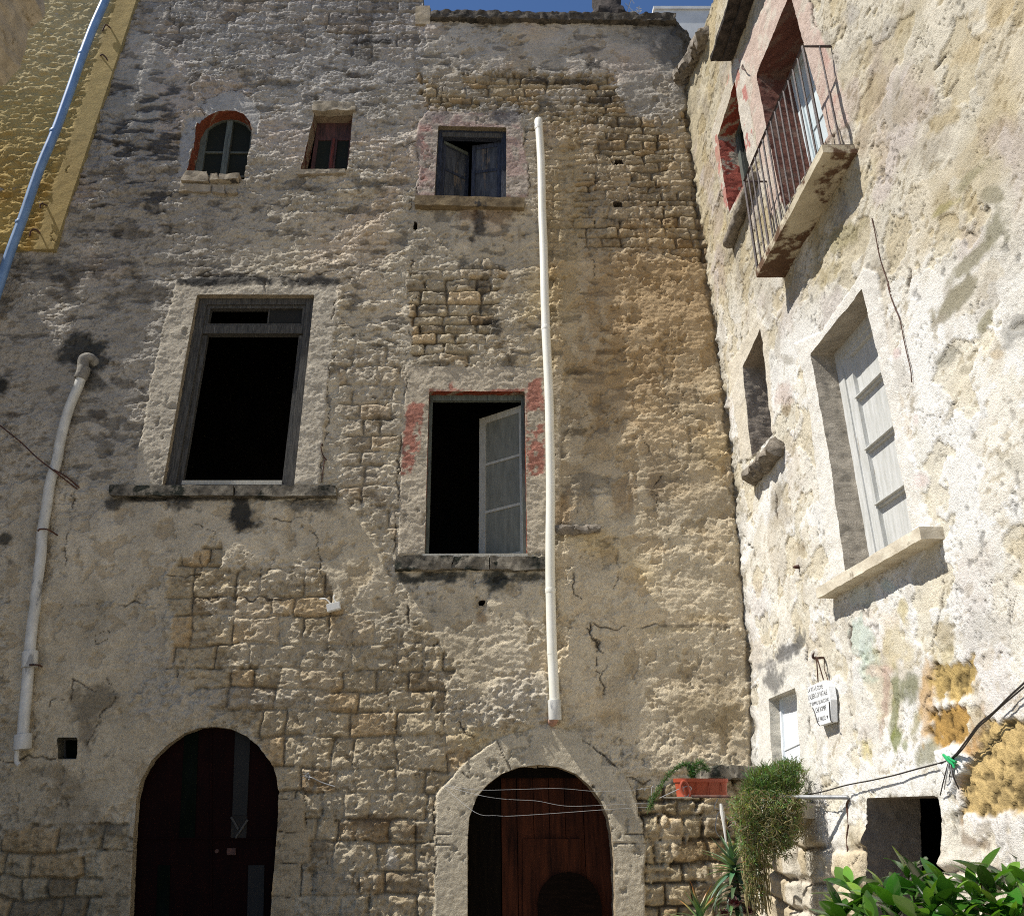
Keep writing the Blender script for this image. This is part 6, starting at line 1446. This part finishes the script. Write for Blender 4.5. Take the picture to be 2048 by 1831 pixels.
for i in range(60):
    a = rg.uniform(930, 1450); b = rg.uniform(480, 980); y = yc0 - .2 + rg.uniform(-.15, .1); r = rg.uniform(20, 60); a0 = rg.uniform(0, 6)
    sb.tube(catmull([CP(a + r * math.cos(a0 + k * .8) * (1 + .1 * k), b + r * math.sin(a0 + k * .8), y) for k in range(6)], 4), .0032, 4)
for i in range(46):
    a = rg.uniform(930, 1180); b = rg.uniform(980, 1150); pts = [CP(a + rg.uniform(-14, 14) + 10 * k, b + (1640 - b) * k / 5 * rg.uniform(.7, 1), yc0 - .1 + rg.uniform(-.08, .08)) for k in range(6)]
    sb.tube(catmull(pts, 3), .0036, 4)
sb.build('tendrils', 'dry_stem', t, True)
# asparagus fern arching out of the planter
t = thing('asparagus_fern', 'feathery green fern arching left out of the orange planter', 'fern', CP(480, 330, yp))
sb = MB(); lb = MB()
for pts, dens in (([(470, 340), (475, 285), (440, 225), (360, 245), (280, 300), (225, 370), (185, 440), (140, 520), (110, 580), (95, 620)], 1.0), ([(490, 340), (500, 260), (560, 215), (610, 240)], .8), ([(480, 340), (485, 250), (520, 205), (570, 200)], .8), ([(480, 330), (460, 240), (400, 225), (340, 250)], .9), ([(180, 450), (140, 490), (110, 540), (70, 640)], .5), ([(500, 340), (540, 270), (600, 260), (630, 275)], .6)):
    P_ = catmull([CP(a, b, yp - .05 + .02 * i) for i, (a, b) in enumerate(pts)], 6); sb.tube(P_, .004, 5)
    for j, p in enumerate(P_):
        for _ in range(int(15 * dens)):
            c = tuple(x * rg.uniform(.65, 1.4) for x in (.055, .115, .035)); leaf_blade(lb, p + rvec(rg) * .012, rvec(rg) + Vector((0, 0, .15)), rvec(rg), rg.uniform(.025, .055), .0035, .3, .1, c, 2, shape='blade')
sb.build('stems', 'bark', t, True); smooth_all(lb.build('foliage', 'leaf_fern', t, colors=True))
# aloes
def aloe(name, label, cx, cy, y, n_, L, W, seed, tipcol=(.30, .12, .03), lean=(0, 0, 0), low=0, gcol=(.085, .165, .075)):
    rg = random.Random(seed); p = CP(cx, cy, y); t = thing(name, label, 'aloe', (p.x, p.y, 0)); lb = MB()
    for i in range(n_):
        lev = i / n_; az = i * 2.4 + rg.uniform(-.3, .3); el = math.radians(-12 + 92 * lev ** 1.1 + rg.uniform(-10, 10))
        d = Vector((math.cos(az) * math.cos(el), math.sin(az) * math.cos(el), math.sin(el))) + Vector(lean)
        c0 = tuple(x * rg.uniform(.8, 1.25) for x in gcol); red = rg.random() < tipcol[3] if len(tipcol) > 3 else False
        def cf(tt, c0=c0, red=red): 
            k = tt ** 2 * (.9 if red else .18); return tuple(a * (1 - k) + b * k for a, b in zip(c0, tipcol[:3]))
        leaf_blade(lb, p + Vector((0, 0, -.10 * (1 - lev))), d, (0, 0, 1), L * rg.uniform(.75, 1.15) * (1 - .25 * lev), W * rg.uniform(.85, 1.1), rg.uniform(.3, 1.1) * (1 - .8 * lev), .55, cf, 8, shape='aloe')
    for i in range(low):
        az = i * 2.4; q = p + Vector((.02 * math.cos(az), .02 * math.sin(az), -.14 - .30 * i / max(1, low))); d = Vector((math.cos(az), math.sin(az) - .2, rg.uniform(-.1, .5)))
        c0 = tuple(x * rg.uniform(.55, 1.15) for x in (.075, .12, .05))
        leaf_blade(lb, q, d, (0, 0, 1), L * rg.uniform(.6, .95), W * .85, rg.uniform(1.0, 2.0), .5, c0, 8, shape='aloe')
    smooth_all(lb.build('leaves', 'leaf_aloe', t, colors=True))
    mb = MB(); mb.tube([(p.x, p.y, 0), (p.x + .02, p.y, p.z * .5), (p.x, p.y, p.z - .02)], [.035, .03, .025], 8); mb.build('stem', 'bark', t, True)
    return t
aloe('aloe_plant', 'tall spiky grey green aloe standing under the creeping plant', 860, 1130, -1.55, 34, .36, .030, 3, (.2, .18, .1, .1), (0, -.1, 0), 40)
aloe('aloe_plant', 'smaller spiky aloe at the bottom edge left of the taller one', 555, 1610, -1.9, 28, .32, .026, 9, (.42, .12, .03, .35), (0, -.1, .1), 4, (.07, .15, .06))
# dark rosette succulent
p = CP(880, 1540, -1.85); t = thing('dark_succulent', 'dark purple rosette succulent below the tall aloe', 'succulent', (p.x, p.y, 0)); lb = MB(); rg = random.Random(8)
for (dx, dz, r) in ((0, 0, .10), (-.09, -.07, .08), (.10, -.06, .09), (.02, -.14, .09)):
    for i in range(34):
        az = i * 2.4; lev = i / 34; el = math.radians(5 + 75 * lev); d = Vector((math.cos(az) * math.cos(el), math.sin(az) * math.cos(el) - .5, math.sin(el)))
        c = tuple(x * rg.uniform(.7, 1.3) for x in ((.06, .018, .02) if lev < .75 else (.07, .06, .025)))
        leaf_blade(lb, p + Vector((dx, 0, dz)), d, (0, 0, 1), r * (1 - .4 * lev), r * .2, -.4, .3, c, 4, shape='ellipse')
smooth_all(lb.build('leaves', 'leaf_aloe', t, colors=True)); mb = MB()
for dx in (-.09, 0, .1): mb.tube([(p.x, p.y, 0), (p.x + dx, p.y, p.z - .1)], [.02, .015], 6)
mb.build('stem', 'bark', t, True)
